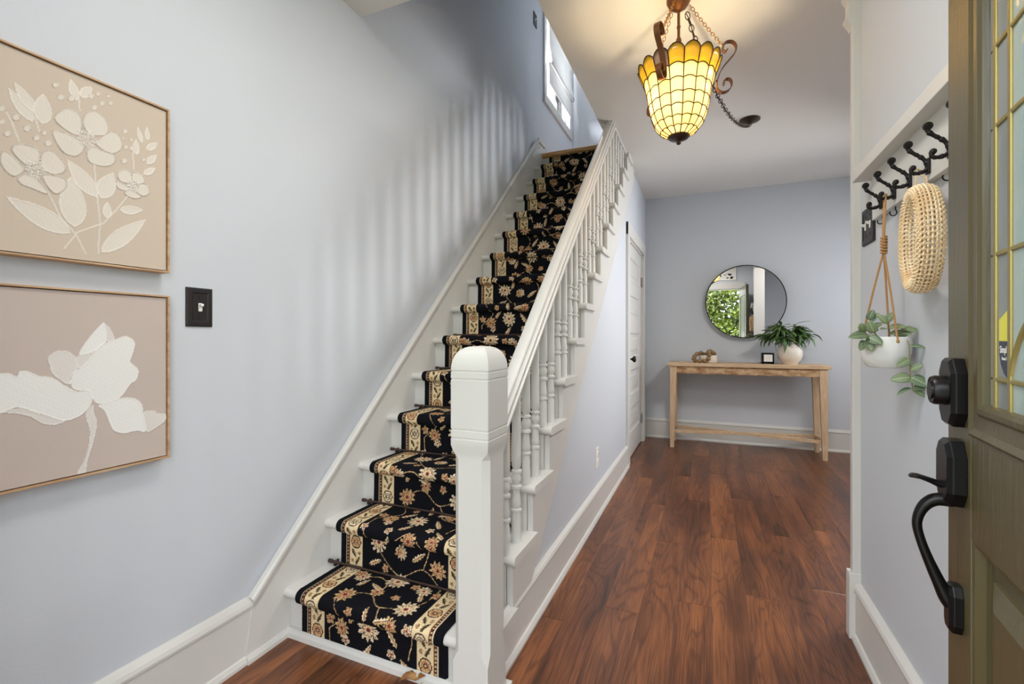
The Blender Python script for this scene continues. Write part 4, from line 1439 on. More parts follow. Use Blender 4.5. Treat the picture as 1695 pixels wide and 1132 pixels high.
b.build('rope_knot', M['jute'], pl, smooth=True)
for dx, dy_ in ((-0.042, 0.028), (0.010, -0.050), (0.022, 0.046)):
    e = PC + Vector((dx, dy_, 0.078))
    p = [knot + Vector((0, 0, -0.02)), knot * 0.5 + e * 0.5 + Vector((0, 0, -0.004)), e, e + Vector((dx * 0.02, dy_ * 0.02, -0.010))]
    MB().tube(smooth_path(p, 6), 0.0024, 7).build('rope_strand', M['jute'], pl, smooth=True)
    MB().sphere(tuple(e + Vector((dx * 0.04, dy_ * 0.04, -0.010))), 0.0042, 8, 6).build('rope_end', M['jute'], pl, smooth=True)


def leaf_mesh(ln, wd, curl, fold, n=8, tip=1.0):
    """leaf from the origin along +Y, midrib on the Y axis, upper face +Z"""
    b = MB()
    vs, fs = [], []
    for i in range(n + 1):
        t = i / n
        w_ = wd / 2 * max(0.02, math.sin(PI * t ** (0.8 * tip)) ** (0.75 if tip != 0.8 else 0.5))
        y, z = ln * t * math.cos(curl * t * 0.6), -ln * curl * t * t * 0.5
        for s in (-1, -0.5, 0, 0.5, 1):
            vs.append((s * w_, y, z + fold * abs(s) * w_))
    for i in range(n):
        for k in range(4):
            fs.append((i * 5 + k, i * 5 + k + 1, i * 5 + 6 + k, i * 5 + 5 + k))
    b.add(vs, fs)
    return b


def place_leaf(src, parent, base, direction, up=(0, 0, 1), scale=1.0):
    """orient a leaf so +Y runs along direction; base in world coordinates"""
    y = Vector(direction).normalized()
    z = Vector(up) - y * Vector(up).dot(y)
    z = z.normalized() if z.length > 1e-4 else y.orthogonal().normalized()
    x = y.cross(z)
    R = Matrix((x, y, z)).transposed().to_quaternion()
    c = src.copy()
    COL.objects.link(c)
    c.parent = parent
    c.rotation_mode = 'QUATERNION'
    c.rotation_quaternion = R
    c.location = Vector(base) - Vector(ORIGIN[parent.name])
    c.scale = (scale, scale, scale)
    return c


def leaf_proto(name, mesh_builder, mat):
    o = mesh_builder.build(name, mat, None, smooth=True, angle=80)
    md = o.modifiers.new('thick', 'SOLIDIFY')
    md.thickness = 0.0005
    return o


VIEW_R = Vector((0.945, -0.33, 0))       # to the right as seen from the door
VIEW_T = Vector((-0.33, -0.945, 0))      # towards the doorway
rl = [leaf_proto('leaf', leaf_mesh(0.036, 0.024, 0.3, 0.25, 8, 0.8), M['leaf_round']), leaf_proto('leaf', leaf_mesh(0.040, 0.027, 0.5, 0.15, 8, 0.8), M['leaf_round']), leaf_proto('leaf', leaf_mesh(0.034, 0.016, 0.6, 0.4), M['leaf_round'])]
rim = PC + Vector((0, 0, 0.080))


def pt(r, t, z):
    """r right, t towards the door, z up from the rim centre"""
    return rim + VIEW_R * (r * 0.82) + VIEW_T * (t * 0.82) + Vector((0, 0, z))


# (stem points, [(index along stem 0..1, leaf direction (r,t,z), up (r,t,z), proto, scale)])
stems = [
    ([(0.052, 0.03, -0.004), (0.058, 0.044, -0.02), (0.060, 0.050, -0.055), (0.062, 0.050, -0.095), (0.066, 0.048, -0.120), (0.068, 0.048, -0.135)],
     [(0.25, (1, .3, .15), (0, .6, 1), 2, 1.15), (0.42, (-.75, .5, -.6), (.5, 1, .4), 1, 0.95), (0.55, (.8, .2, .55), (-.2, 1, .3), 0, .95), (0.64, (-1, .35, -.12), (0, 1, .5), 1, 1.22), (0.66, (.95, .3, -.42), (.3, 1, .45), 1, 1.28), (0.88, (.8, .2, -.05), (0, .7, .8), 0, .85), (0.97, (1, .2, -.42), (0, .8, .6), 2, 1.05), (0.9, (-1, .3, -.3), (0, .4, 1), 2, 1.3)]),
    ([(-0.010, 0.02, -0.01), (-0.024, 0.05, 0.010), (-0.036, 0.068, 0.004), (-0.044, 0.072, -0.012)],
     [(0.35, (-.3, .4, .9), (0, 1, -.2), 0, 1.15), (0.75, (-.8, .7, .1), (0, .6, .7), 1, 1.3), (0.95, (-.4, .4, -.85), (-.2, 1, .3), 0, 1.0), (0.8, (.9, .6, -.4), (0, 1, .5), 1, 1.15), (0.92, (.35, .5, -.8), (0, 1, .3), 1, 1.05)]),
    ([(-0.018, 0.0, -0.01), (-0.030, 0.010, 0.025), (-0.040, 0.012, 0.045)],
     [(0.6, (-.9, .4, .1), (0, .5, 1), 2, 1.2), (0.9, (.5, .2, .8), (-.3, 1, .1), 2, 1.1), (1.0, (.3, .2, .9), (0, 1, 0), 0, .95), (0.5, (.7, .5, .4), (0, 1, .5), 0, .85)]),
    ([(0.012, 0.0, -0.01), (0.010, 0.012, 0.020), (0.004, 0.016, 0.040)],
     [(0.9, (-.5, .3, .75), (.2, 1, .2), 2, 1.2), (1.0, (.5, .2, .8), (0, 1, .3), 0, .9), (0.6, (.9, .4, .2), (0, .7, 1), 1, 1.1), (0.4, (1, .5, .05), (0, .6, 1), 1, 1.2), (0.5, (-.4, .9, .2), (0, .4, 1), 1, .95)]),
    ([(0.025, -0.01, -0.01), (0.034, 0.0, 0.012), (0.042, 0.004, 0.022)],
     [(0.8, (1, .1, .25), (0, .6, 1), 2, 1.25), (1.0, (.8, .4, -.1), (0, .7, 1), 1, 1.0), (0.5, (.6, .8, .05), (0, .5, 1), 1, 1.1), (0.4, (.3, .9, -.15), (0, .4, 1), 0, 1.2)]),
    ([(-0.03, 0.0, -0.01), (-0.050, 0.02, 0.012), (-0.062, 0.024, 0.010)],
     [(1.0, (-1, .2, -.25), (0, .7, 1), 2, 1.05), (0.6, (-.5, .9, -.1), (0, .5, 1), 0, 1.0), (0.5, (-.2, .6, .6), (0, 1, .0), 1, .9)]),
]
for pts, lv in stems:
    P = smooth_path([pt(*p) for p in pts], 6)
    MB().tube(P, 0.0012, 6).build('plant_stem', M['stem'], pl, smooth=True)
    for f, d, u, pi, sc in lv:
        base = P[min(len(P) - 1, int(f * (len(P) - 1)))]
        D = VIEW_R * d[0] + VIEW_T * d[1] + Vector((0, 0, d[2]))
        Uv = VIEW_R * u[0] + VIEW_T * u[1] + Vector((0, 0, u[2]))
        place_leaf(rl[pi], pl, base, D, Uv, sc * 0.84)
for o in rl:
    bpy.data.objects.remove(o)

# ---------------------------------------------------------------- console table
TX0, TX1, TY0, TY1, TH = -0.346, 0.965, 4.590, 4.965, 0.806
tb = thing('console_table', 'pale wooden console table with rough hewn apron against the far wall', 'table', ((TX0 + TX1) / 2, (TY0 + TY1) / 2, 0))
MB().cbox(TX0, TX1, TY0, TY1, TH - 0.030, TH, 0.003).build('tabletop', M['pine'], tb)
lx0, lx1, ly0, ly1 = TX0 + 0.022, TX1 - 0.022, TY0 + 0.015, TY1 - 0.015


def tapered_leg(x, y, sx, sy):
    b = MB()
    w0, w1, d0, d1 = 0.036, 0.062, 0.036, 0.055
    vs = []
    for z, w_, d_ in ((0, w0, d0), (TH - 0.030, w1, d1)):
        xs = (x, x + sx * w_)
        ys = (y, y + sy * d_)
        vs += [(xs[0], ys[0], z), (xs[1], ys[0], z), (xs[1], ys[1], z), (xs[0], ys[1], z)]
    b.add(vs, [(0, 1, 2, 3), (4, 5, 6, 7), (0, 1, 5, 4), (1, 2, 6, 5), (2, 3, 7, 6), (3, 0, 4, 7)])
    return b


for x, sx in ((lx0, 1), (lx1, -1)):
    for y, sy in ((ly0, 1), (ly1, -1)):
        tapered_leg(x, y, sx, sy).build('leg', M['pine_leg'], tb, bevel=0.002)


def hewn(y0, y1, ydir):
    """apron board whose outer face carries shallow adze hollows"""
    b = MB()
    nx_, nz_ = 120, 7
    x0, x1, z0, z1 = lx0 + 0.055, lx1 - 0.055, TH - 0.098, TH - 0.030
    vs = []
    r2 = random.Random(5)
    offs = [r2.uniform(0, .004) for _ in range(60)]
    for i in range(nx_ + 1):
        for k in range(nz_ + 1):
            t = i / nx_ * 24
            h = 0.0035 * abs(math.sin(PI * t)) ** 0.7 + offs[int(t) % 60] * 0.6
            ed = 1 if 0 < k < nz_ else 0.3
            vs.append((x0 + (x1 - x0) * i / nx_, (y0 if ydir < 0 else y1) - ydir * (0.002 + 0.0035 - h * ed), z0 + (z1 - z0) * k / nz_ + (0.002 * math.sin(t * 2.2) if k == 0 else 0)))
    m_ = nz_ + 1
    fs = [(i * m_ + k, i * m_ + k + 1, (i + 1) * m_ + k + 1, (i + 1) * m_ + k) for i in range(nx_) for k in range(nz_)]
    b.add(vs, fs)
    b.box(x0, x1, y0 + 0.006, y1 - 0.006, z0 + 0.002, z1)
    return b


hewn(ly0 + 0.004, ly0 + 0.028, -1).build('apron', M['rough_pine'], tb)
hewn(ly1 - 0.028, ly1 - 0.004, 1).build('apron', M['rough_pine'], tb)
for x in (lx0 + 0.008, lx1 - 0.030):
    MB().cbox(x, x + 0.022, ly0 + 0.05, ly1 - 0.05, TH - 0.098, TH - 0.030, 0.002).build('side_apron', M['rough_pine'], tb)
SZ0, SZ1 = 0.135, 0.163
for x in (lx0 + 0.012, lx1 - 0.034):
    MB().cbox(x, x + 0.022, ly0 + 0.036, ly1 - 0.036, SZ0, SZ1, 0.002).build('stretcher', M['pine'], tb)
for ya, yb in ((ly0 + 0.05, ly1 - 0.05), (ly1 - 0.05, ly0 + 0.05)):
    b = MB()
    xa, xb = lx0 + 0.030, lx1 - 0.030
    d = Vector((xb - xa, yb - ya, 0)).normalized()
    nrm = Vector((-d.y, d.x, 0)) * 0.013
    zo = 0.0 if ya < yb else 0.0006
    q = [Vector((xa, ya, 0)) - nrm, Vector((xb, yb, 0)) - nrm, Vector((xb, yb, 0)) + nrm, Vector((xa, ya, 0)) + nrm]
    b.add([(p.x, p.y, SZ0 + zo) for p in q] + [(p.x, p.y, SZ1 + zo) for p in q], [(0, 1, 2, 3), (4, 5, 6, 7), (0, 1, 5, 4), (1, 2, 6, 5), (2, 3, 7, 6), (3, 0, 4, 7)])
    b.build('cross_stretcher', M['pine'], tb, bevel=0.002)

# ---------------------------------------------------------------- round mirror
MC = Vector((0.338, 4.972, 1.395))
mr = thing('round_mirror', 'round wall mirror with thin black metal frame above the console table', 'mirror', tuple(MC))
MROT = math.radians(1.9)
mrot = Matrix.Rotation(-MROT, 3, 'Z')
b = MB()
b.lathe([(0.0005, 0), (0.347, 0)], (0, 0, 0), 96, 'y', cap=False)
b.v = [tuple(mrot @ Vector(p) + MC + Vector((0, -0.006, 0))) for p in b.v]
b.build('mirror_glass', M['mirror'], mr)
b = MB()
b.lathe([(0.346, -0.016), (0.354, -0.016), (0.354, 0.016), (0.346, 0.016), (0.346, -0.016)], (0, 0, 0), 96, 'y', cap=False)
b.v = [tuple(mrot @ Vector(p) + MC) for p in b.v]
b.build('frame', M['black_metal'], mr, smooth=True, angle=30)
b = MB()
b.lathe([(0.0005, 0.012), (0.347, 0.012)], (0, 0, 0), 64, 'y', cap=False)
b.v = [tuple(mrot @ Vector(p) + MC) for p in b.v]
b.build('backing', M['black_metal'], mr)
MB().cbox(MC.x - 0.03, MC.x + 0.03, 5.0, YF, 1.60, 1.66, 0.002).build('hanger', M['black_metal'], mr)

# ---------------------------------------------------------------- things on the console
bc = (0.012, 4.790, TH)
bw = thing('ribbed_bowl', 'low white ribbed ceramic bowl on the left of the console table', 'bowl', bc)
b = MB()
prof = [(0.070, 0), (0.078, 0.004), (0.081, 0.020), (0.0815, 0.045), (0.080, 0.068), (0.078, 0.072), (0.075, 0.070), (0.075, 0.02), (0.06, 0.012)]
seg = 96
vs, fs = [], []
for j, (r, h) in enumerate(prof):
    for k in range(seg):
        a = 2 * PI * k / seg
        rr = r + (0.0014 * math.cos(a * 32) if 1 <= j <= 4 else 0)
        vs.append((bc[0] + rr * math.cos(a), bc[1] + rr * math.sin(a), bc[2] + h))
for j in range(len(prof) - 1):
    for k in range(seg):
        fs.append((j * seg + k, j * seg + (k + 1) % seg, (j + 1) * seg + (k + 1) % seg, (j + 1) * seg + k))
fs += [tuple(range(seg))[::-1], tuple(range((len(prof) - 1) * seg, len(prof) * seg))]
b.add(vs, fs)
b.build('bowl_body', M['ceramic'], bw, smooth=True, angle=50)
gl = thing('wood_bead_garland', 'string of brown wooden beads draped over the white bowl', 'bead garland', (bc[0] - 0.06, bc[1] - 0.09, TH))
BR = 0.0205
f_ = Vector((0, 0, TH))
px = lambda x, y, z: (bc[0] + x, bc[1] + y, TH + z)
beads = [px(-0.098, -0.040, 0.082), px(-0.120, -0.062, 0.060), px(-0.128, -0.080, 0.0385), px(-0.112, -0.098, BR), px(-0.074, -0.106, BR),
         px(-0.033, -0.106, BR), px(0.002, -0.106, 0.040), px(0.010, -0.088, 0.075), px(0.002, -0.068, 0.104), px(0.038, -0.050, 0.098), px(0.052, -0.015, 0.085),
         px(0.028, 0.022, 0.080), px(-0.012, 0.030, 0.080), px(-0.045, 0.005, 0.080), px(-0.064, -0.032, 0.092), px(-0.020, -0.01, 0.072), px(0.018, -0.02, 0.110)]
b0 = MB().sphere((0, 0, 0), BR, 16, 12).build('bead', M['bead'], None, smooth=True)
for p in beads:
    c = b0.copy()
    COL.objects.link(c)
    c.parent = gl
    c.location = Vector(p) - Vector(ORIGIN[gl.name])
    c.rotation_euler = (random.random() * 3, random.random() * 3, random.random() * 3)
bpy.data.objects.remove(b0)
MB().tube(smooth_path(beads[:15], 4), 0.0016, 6).build('cord', M['jute'], gl, smooth=True)

cc = (0.510, 4.775, TH)
cn = thing('boxed_candle', 'small black square candle holder with white label on the console table', 'candle', cc)
b = MB()
s_, h_ = 0.050, 0.100
b.cbox(cc[0] - s_, cc[0] + s_, cc[1] - s_, cc[1] + s_, TH + 0.006, TH + 0.018, 0.002)
for sx in (-1, 1):
    b.cbox(cc[0] + sx * s_ - (0.006 if sx > 0 else 0), cc[0] + sx * s_ + (0 if sx > 0 else 0.006), cc[1] - s_, cc[1] + s_, TH + 0.006, TH + h_, 0.0015)
    b.cbox(cc[0] - s_, cc[0] + s_, cc[1] + sx * s_ - (0.006 if sx > 0 else 0), cc[1] + sx * s_ + (0 if sx > 0 else 0.006), TH + 0.006, TH + h_, 0.0015)
b.build('holder', M['black_glass'], cn)
for sx in (-1, 1):
    for sy in (-1, 1):
        MB().cbox(cc[0] + sx * 0.040 - 0.008, cc[0] + sx * 0.040 + 0.008, cc[1] + sy * 0.040 - 0.008, cc[1] + sy * 0.040 + 0.008, TH, TH + 0.008, 0.001).build('foot', M['black_glass'], cn)
MB().box(cc[0] - 0.033, cc[0] + 0.036, cc[1] - s_ - 0.0008, cc[1] - s_ + 0.0002, TH + 0.022, TH + 0.086).build('label', M['label'], cn)
MB().lathe([(0.0405, TH + 0.018), (0.0405, TH + 0.088), (0.03, TH + 0.086)], (cc[0], cc[1], 0), 24).build('wax', M['wax'], cn, smooth=True)
MB().tube([(cc[0], cc[1], TH + 0.084), (cc[0] + 0.001, cc[1], TH + 0.098)], 0.001, 6).build('wick', M['black_metal'], cn)

vc = (0.687, 4.775, TH)
vs_ = thing('round_vase', 'round cream ceramic vase holding leafy greenery on the console table', 'vase', vc)
prof = [(0.058, 0), (0.060, 0.004), (0.062, 0.008)] + [(0.1015 * math.sin(a) ** 0.74, 0.098 - 0.0955 * math.cos(a)) for a in [0.72 + i * (2.72 - 0.72) / 16 for i in range(17)]] + [(0.043, 0.190), (0.042, 0.196), (0.046, 0.202), (0.040, 0.201), (0.036, 0.192), (0.034, 0.12), (0.01, 0.10)]
MB().lathe([(r, z + TH) for r, z in prof], (vc[0], vc[1], 0), 48).build('vase_body', M['ceramic'], vs_, smooth=True, angle=50)
bq = thing('leafy_greenery', 'bunch of long drooping dark green leaves standing in the cream vase', 'plant', (vc[0], vc[1], TH + 0.13))
ll = [leaf_proto('leaf', leaf_mesh(0.135, 0.029, c_, 0.25, 8, 0.9), M['leaf_lance']) for c_ in (0.4, 0.8, 1.3)]
r3 = random.Random(21)
neck = Vector((vc[0], vc[1], TH + 0.20))
nst = 0
for i in range(30):
    # stems lean mostly to the left and right along the wall
    a = r3.uniform(0, 2 * PI)
    lean = r3.uniform(0.3, 1.0)
    dx, dy_ = math.cos(a), math.sin(a) * 0.55
    side = 1.15 if dx < 0 else 0.95
    tip = neck + Vector((dx * lean * 0.175 * side - 0.015, dy_ * lean * 0.115 - 0.012, 0.165 - 0.125 * lean * lean + r3.uniform(-0.025, 0.025)))
    P = smooth_path([neck + Vector((dx * 0.014, dy_ * 0.014, -0.07)), neck + Vector((dx * 0.025, dy_ * 0.02, 0.02)), neck * 0.4 + tip * 0.6 + Vector((0, 0, 0.022)), tip], 5)
    MB().tube(P, 0.0018, 5).build('plant_stem', M['stem'], bq, smooth=True)
    for k in range(9):
        f = 0.50 + 0.50 * k / 8
        base = P[int(f * (len(P) - 1))]
        b_ = a + r3.uniform(-1.2, 1.2)
        d = Vector((math.cos(b_), math.sin(b_) * 0.75, r3.uniform(-0.65, 0.45)))
        if base.y + d.y * 0.12 > 4.95:
            d.y = -abs(d.y)
        place_leaf(ll[r3.randrange(3)], bq, base, d, (r3.uniform(-.3, .3), r3.uniform(-.6, .2), 1), r3.uniform(0.75, 1.15))
for o in ll:
    bpy.data.objects.remove(o)

# ---------------------------------------------------------------- pendant lamp
LX, LY = -0.112, 2.100
lamp = thing('pendant_lamp', 'leaded glass basket pendant lamp with copper scroll arms hung on chains', 'lamp', (LX, LY, ZC))
b = MB()
b.lathe([(0.050, 2.51), (0.050, 2.500), (0.044, 2.488), (0.034, 2.474), (0.018, 2.464), (0.010, 2.456)], (LX, LY, 0), 28)
b.build('canopy', M['copper'], lamp, smooth=True)
b = MB()
b.lathe([(0.006, 2.46), (0.006, 2.395), (0.008, 2.393), (0.008, 2.385), (0.006, 2.382), (0.006, 2.345), (0.010, 2.338), (0.012, 2.325), (0.007, 2.315), (0.011, 2.305), (0.012, 2.285), (0.006, 2.275), (0.006, 2.19), (0.018, 2.185), (0.018, 2.15)], (LX, LY, 0), 14)
b.build('center_rod', M['copper'], lamp, smooth=True)
# shade
NSEG = 16
shade = MB()
SH = [(2.204, 0.164), (2.150, 0.143), (2.101, 0.131), (2.050, 0.1235), (2.004, 0.113), (1.964, 0.097), (1.934, 0.073), (1.917, 0.043)]
zs, rs = [a for a, _ in SH][::-1], [r for _, r in SH][::-1]
ARCH = [0.020, 0.010, 0.008, 0.007, 0.007, 0.006, 0.005, 0.0]
rad = lambda z: float(np.interp(z, zs, rs)) if z <= 2.204 else 0.164 + (z - 2.204) * 0.42
A0 = math.radians(11.0)
b = MB().lathe([(0.045, 1.920), (0.046, 1.914), (0.038, 1.906), (0.020, 1.900), (0.008, 1.896), (0.007, 1.892), (0.010, 1.888), (0.009, 1.884), (0.004, 1.882), (0.001, 1.879)], (LX, LY, 0), 24)
shade_o = b.build('lamp_shade', M['chain_dark'], lamp, smooth=True)


def row_pt(z, a, off=0.0):
    r = rad(z) + off
    return (r * math.cos(a), r * math.sin(a), z - ZC)


lead_lines = []
for i in range(7):
    zt_, zb_ = SH[i][0], SH[i + 1][0]
    at_, ab_ = ARCH[i], ARCH[i + 1]
    b = MB()
    vs, fs = [], []
    nu_, nv_ = 6, 3
    for v in range(nv_ + 1):
        for u in range(nu_ + 1):
            t = u / nu_
            bow = 1 - (2 * t - 1) ** 2
            z = (zt_ + at_ * bow) * (1 - v / nv_) + (zb_ + ab_ * bow) * v / nv_
            a = (t - 0.5) * 2 * PI / NSEG
            # panes are nearly flat across
            r = rad(z) * math.cos(PI / NSEG) / math.cos(a) * 0.6 + rad(z) * 0.4
            vs.append((LX + r * math.cos(a), LY + r * math.sin(a), z))
    for v in range(nv_):
        for u in range(nu_):
            q = v * (nu_ + 1) + u
            fs.append((q, q + 1, q + nu_ + 2, q + nu_ + 1))
    b.add(vs, fs)
    for k in range(NSEG):
        mat = M['pane_cream']
        if i == 0:
            mat = M['pane_grey'] if k in (3, 10) else M['pane_amber']
        if k == 0:
            o = b.build('pane', mat, shade_o, smooth=True, angle=80)
            md = o.modifiers.new('thick', 'SOLIDIFY')
            md.thickness = 0.002
            first = o
        else:
            o = clone(first, shade_o)
            if i == 0:
                o.data = first.data.copy()
                o.data.materials[0] = mat
        o.rotation_euler = (0, 0, A0 + (k + 0.5) * 2 * PI / NSEG)
# lead cames: seams down the shade and the arched rows
b = MB()
for k in range(NSEG):
    a = A0 + k * 2 * PI / NSEG
    P = [(LX + (rad(z) + 0.0005) * math.cos(a), LY + (rad(z) + 0.0005) * math.sin(a), z) for z in np.linspace(2.204, 1.917, 22)]
    b.tube(P, 0.0023, 6)
for i in range(8):
    P = []
    for k in range(NSEG):
        for u in range(6):
            t = u / 6
            z = SH[i][0] + ARCH[i] * (1 - (2 * t - 1) ** 2)
            a = (t - 0.5) * 2 * PI / NSEG
            r = rad(z) * math.cos(PI / NSEG) / math.cos(a) * 0.6 + rad(z) * 0.4 + 0.0005
            a2 = A0 + (k + t) * 2 * PI / NSEG
            P.append((LX + r * math.cos(a2), LY + r * math.sin(a2), z))
    b.tube(P, 0.0023, 6, closed=True)
b.build('lead_came', M['lead'], shade_o, smooth=True)
bulb = bpy.data.lights.new('lamp_bulb', 'POINT')
bulb.energy, bulb.color, bulb.shadow_soft_size = 7.0, (1.0, 0.84, 0.56), 0.035
bo = bpy.data.objects.new('lamp_bulb', bulb)
COL.objects.link(bo)
bo.location = (LX, LY, 2.07)
# scroll arms
arm_prof = smooth_path([(0.176, 0, 2.262), (0.176, 0, 2.252), (0.188, 0, 2.243), (0.203, 0, 2.252), (0.207, 0, 2.270), (0.200, 0, 2.290), (0.224, 0, 2.312)][:0] +
                       [(0.196, 0, 2.252), (0.188, 0, 2.243), (0.178, 0, 2.250), (0.177, 0, 2.268), (0.192, 0, 2.284), (0.216, 0, 2.282), (0.230, 0, 2.262), (0.226, 0, 2.235), (0.204, 0, 2.208), (0.180, 0, 2.180), (0.164, 0, 2.150), (0.154, 0, 2.115), (0.156, 0, 2.088), (0.176, 0, 2.072), (0.200, 0, 2.078), (0.213, 0, 2.098), (0.209, 0, 2.120), (0.194, 0, 2.128), (0.181, 0, 2.118), (0.183, 0, 2.104)], 5)
arm0 = math.radians(-98 - 10)      # the arm nearest the door, a little to the left
arms = []
for q in range(3):
    a = arm0 + q * 2 * PI / 3
    ca, sa = math.cos(a), math.sin(a)
    P = [(LX + p.x * ca, LY + p.x * sa, p.z + 0.016) for p in arm_prof]
    b = MB().strap(P, (-sa, ca, 0), 0.0225, 0.003)
    o = b.build('scroll_arm', M['copper'], lamp)
    arms.append((ca, sa))
    b = MB()
    b.lathe([(0.004, 0), (0.0045, 0.003), (0.002, 0.006)], (0, 0, 0), 8, 'x')
    b.v = [(LX + (0.150 + x) * ca - y * sa, LY + (0.150 + x) * sa + y * ca, 2.141 + z) for x, y, z in b.v]
    b.build('rivet', M['copper'], o)


def link_chain(p0, p1, sag, pitch, wire, width, mat, parent, name='chain_link'):
    """chain of alternating oval links between two points; returns link objects"""
    p0, p1 = Vector(p0), Vector(p1)
    n = max(3, int(((p1 - p0).length + sag * sag * 2) / pitch))
    pts = []
    for i in range(n + 1):
        t = i / n
        p = p0.lerp(p1, t)
        p.z -= sag * 4 * t * (1 - t)
        pts.append(p)
    ln = pitch * 0.5 + wire * 1.6
    b = MB()
    ov = [(ln * math.cos(2 * PI * k / 14), width * math.sin(2 * PI * k / 14), 0) for k in range(14)]
    b.tube(ov, wire, 6, closed=True)
    src = b.build(name, mat, None, smooth=True)
    for i in range(n):
        mid_ = (pts[i] + pts[i + 1]) / 2
        d = (pts[i + 1] - pts[i]).normalized()
        q = d.to_track_quat('X', 'Z')
        from mathutils import Quaternion
        q = q @ Quaternion((1, 0, 0), PI / 2 * (i % 2) + 0.5)
        c = src.copy()
        COL.objects.link(c)
        c.parent = parent
        c.rotation_mode = 'QUATERNION'
        c.rotation_quaternion = q
        c.location = mid_ - Vector(ORIGIN[parent.name])
    bpy.data.objects.remove(src)


for ca, sa in arms:
    link_chain((LX + 0.046 * ca, LY + 0.046 * sa, 2.478), (LX + 0.182 * ca, LY + 0.182 * sa, 2.282), 0.006, 0.0135, 0.0016, 0.0058, M['chain_gold'], lamp)
# swag chain to the old ceiling rose
rose = thing('swag_chain', 'dark bronze ceiling rose with a chain swagging to the pendant lamp', 'chain', (0.265, 3.45, ZC))
b = MB()
b.lathe([(0.064, ZC), (0.064, ZC - 0.006), (0.056, ZC - 0.011), (0.036, ZC - 0.017), (0.020, ZC - 0.024), (0.008, ZC - 0.030)], (0.265, 3.45, 0), 32)
b.build('ceiling_rose', M['chain_dark'], rose, smooth=True)
MB().tube([(0.265 + 0.010 * math.cos(a), 3.45, ZC - 0.036 + 0.010 * math.sin(a)) for a in np.linspace(0, 2 * PI, 14)[:-1]], 0.002, 6, closed=True).build('hook', M['chain_dark'], rose, smooth=True)
link_chain((0.262, 3.44, ZC - 0.045), (LX + 0.03, LY + 0.05, ZC - 0.034), 0.150, 0.029, 0.0023, 0.0100, M['chain_dark'], rose)
cordp = [Vector((0.262, 3.44, ZC - 0.045)).lerp(Vector((LX + 0.03, LY + 0.05, ZC - 0.034)), t) - Vector((0, 0, 0.150 * 4 * t * (1 - t))) + Vector((0.004 * math.sin(t * 60), 0, 0.004 * math.cos(t * 60))) for t in np.linspace(0, 1, 80)]
MB().tube(cordp, 0.0022, 6).build('cord', M['chain_dark'], rose, smooth=True)

# ---------------------------------------------------------------- the two paintings on the left wall
PY0, PY1 = 0.20, 0.780
XC = -1.3500


def raster(z0, z1, step=0.0016):
    ys, zs_ = np.arange(PY0 + 0.007, PY1 - 0.006, step), np.arange(z0 + 0.007, z1 - 0.006, step)
    return np.meshgrid(ys, zs_)


def inside(poly, Y, Z):
    r = np.zeros(Y.shape, bool)
    n = len(poly)
    for i in range(n):
        (y1, z1), (y2, z2) = poly[i], poly[(i + 1) % n]
        if z1 == z2:
            continue
        c = ((z1 > Z) != (z2 > Z)) & (Y < (y2 - y1) * (Z - z1) / (z2 - z1) + y1)
        r ^= c
    return r


def dist_poly(P, Y, Z, closed=True):
    d = np.full(Y.shape, 9.0)
    for i in range(len(P) if closed else len(P) - 1):
        (y1, z1), (y2, z2) = P[i], P[(i + 1) % len(P)]
        ey, ez = y2 - y1, z2 - z1
        t = np.clip(((Y - y1) * ey + (Z - z1) * ez) / (ey * ey + ez * ez + 1e-12), 0, 1)
        d = np.minimum(d, np.hypot(Y - y1 - t * ey, Z - z1 - t * ez))
    return d


def rounded(P):
    q = [Vector((a / 1000, b / 1000, 0)) for a, b in P]
    q = smooth_path([q[-1]] + q + [q[0], q[1]], 5)
    return [(p.x, p.y) for p in q[5:-5]]


def stroke_tex(Y, Z, s=1.0):
    return 0.5 + 0.25 * np.sin(Y * 900 * s + 3 * np.sin(Z * 120)) + 0.25 * np.sin(Y * 430 * s + Z * 610 * s)


def paint_shape(im, hgt, Y, Z, poly, col, edge_col, w_edge, ridge, ctr=None, veins=0):
    m_ = inside(poly, Y, Z)
    d = dist_poly(poly, Y, Z)
    near = m_ & (d < w_edge)
    tone = 0.965 + 0.05 * stroke_tex(Y, Z)
    im[m_] = (np.array(col)[None] * tone[m_][:, None])
    k = np.clip(d / w_edge, 0, 1)
    im[near] = im[near] * k[near][:, None] + np.array(edge_col)[None] * (1 - k[near])[:, None]
    hgt[m_] = ridge * (0.6 + 0.12 * stroke_tex(Y, Z, 0.5)[m_])
    hgt[near] += ridge * (1.6 * (1 - k[near]))


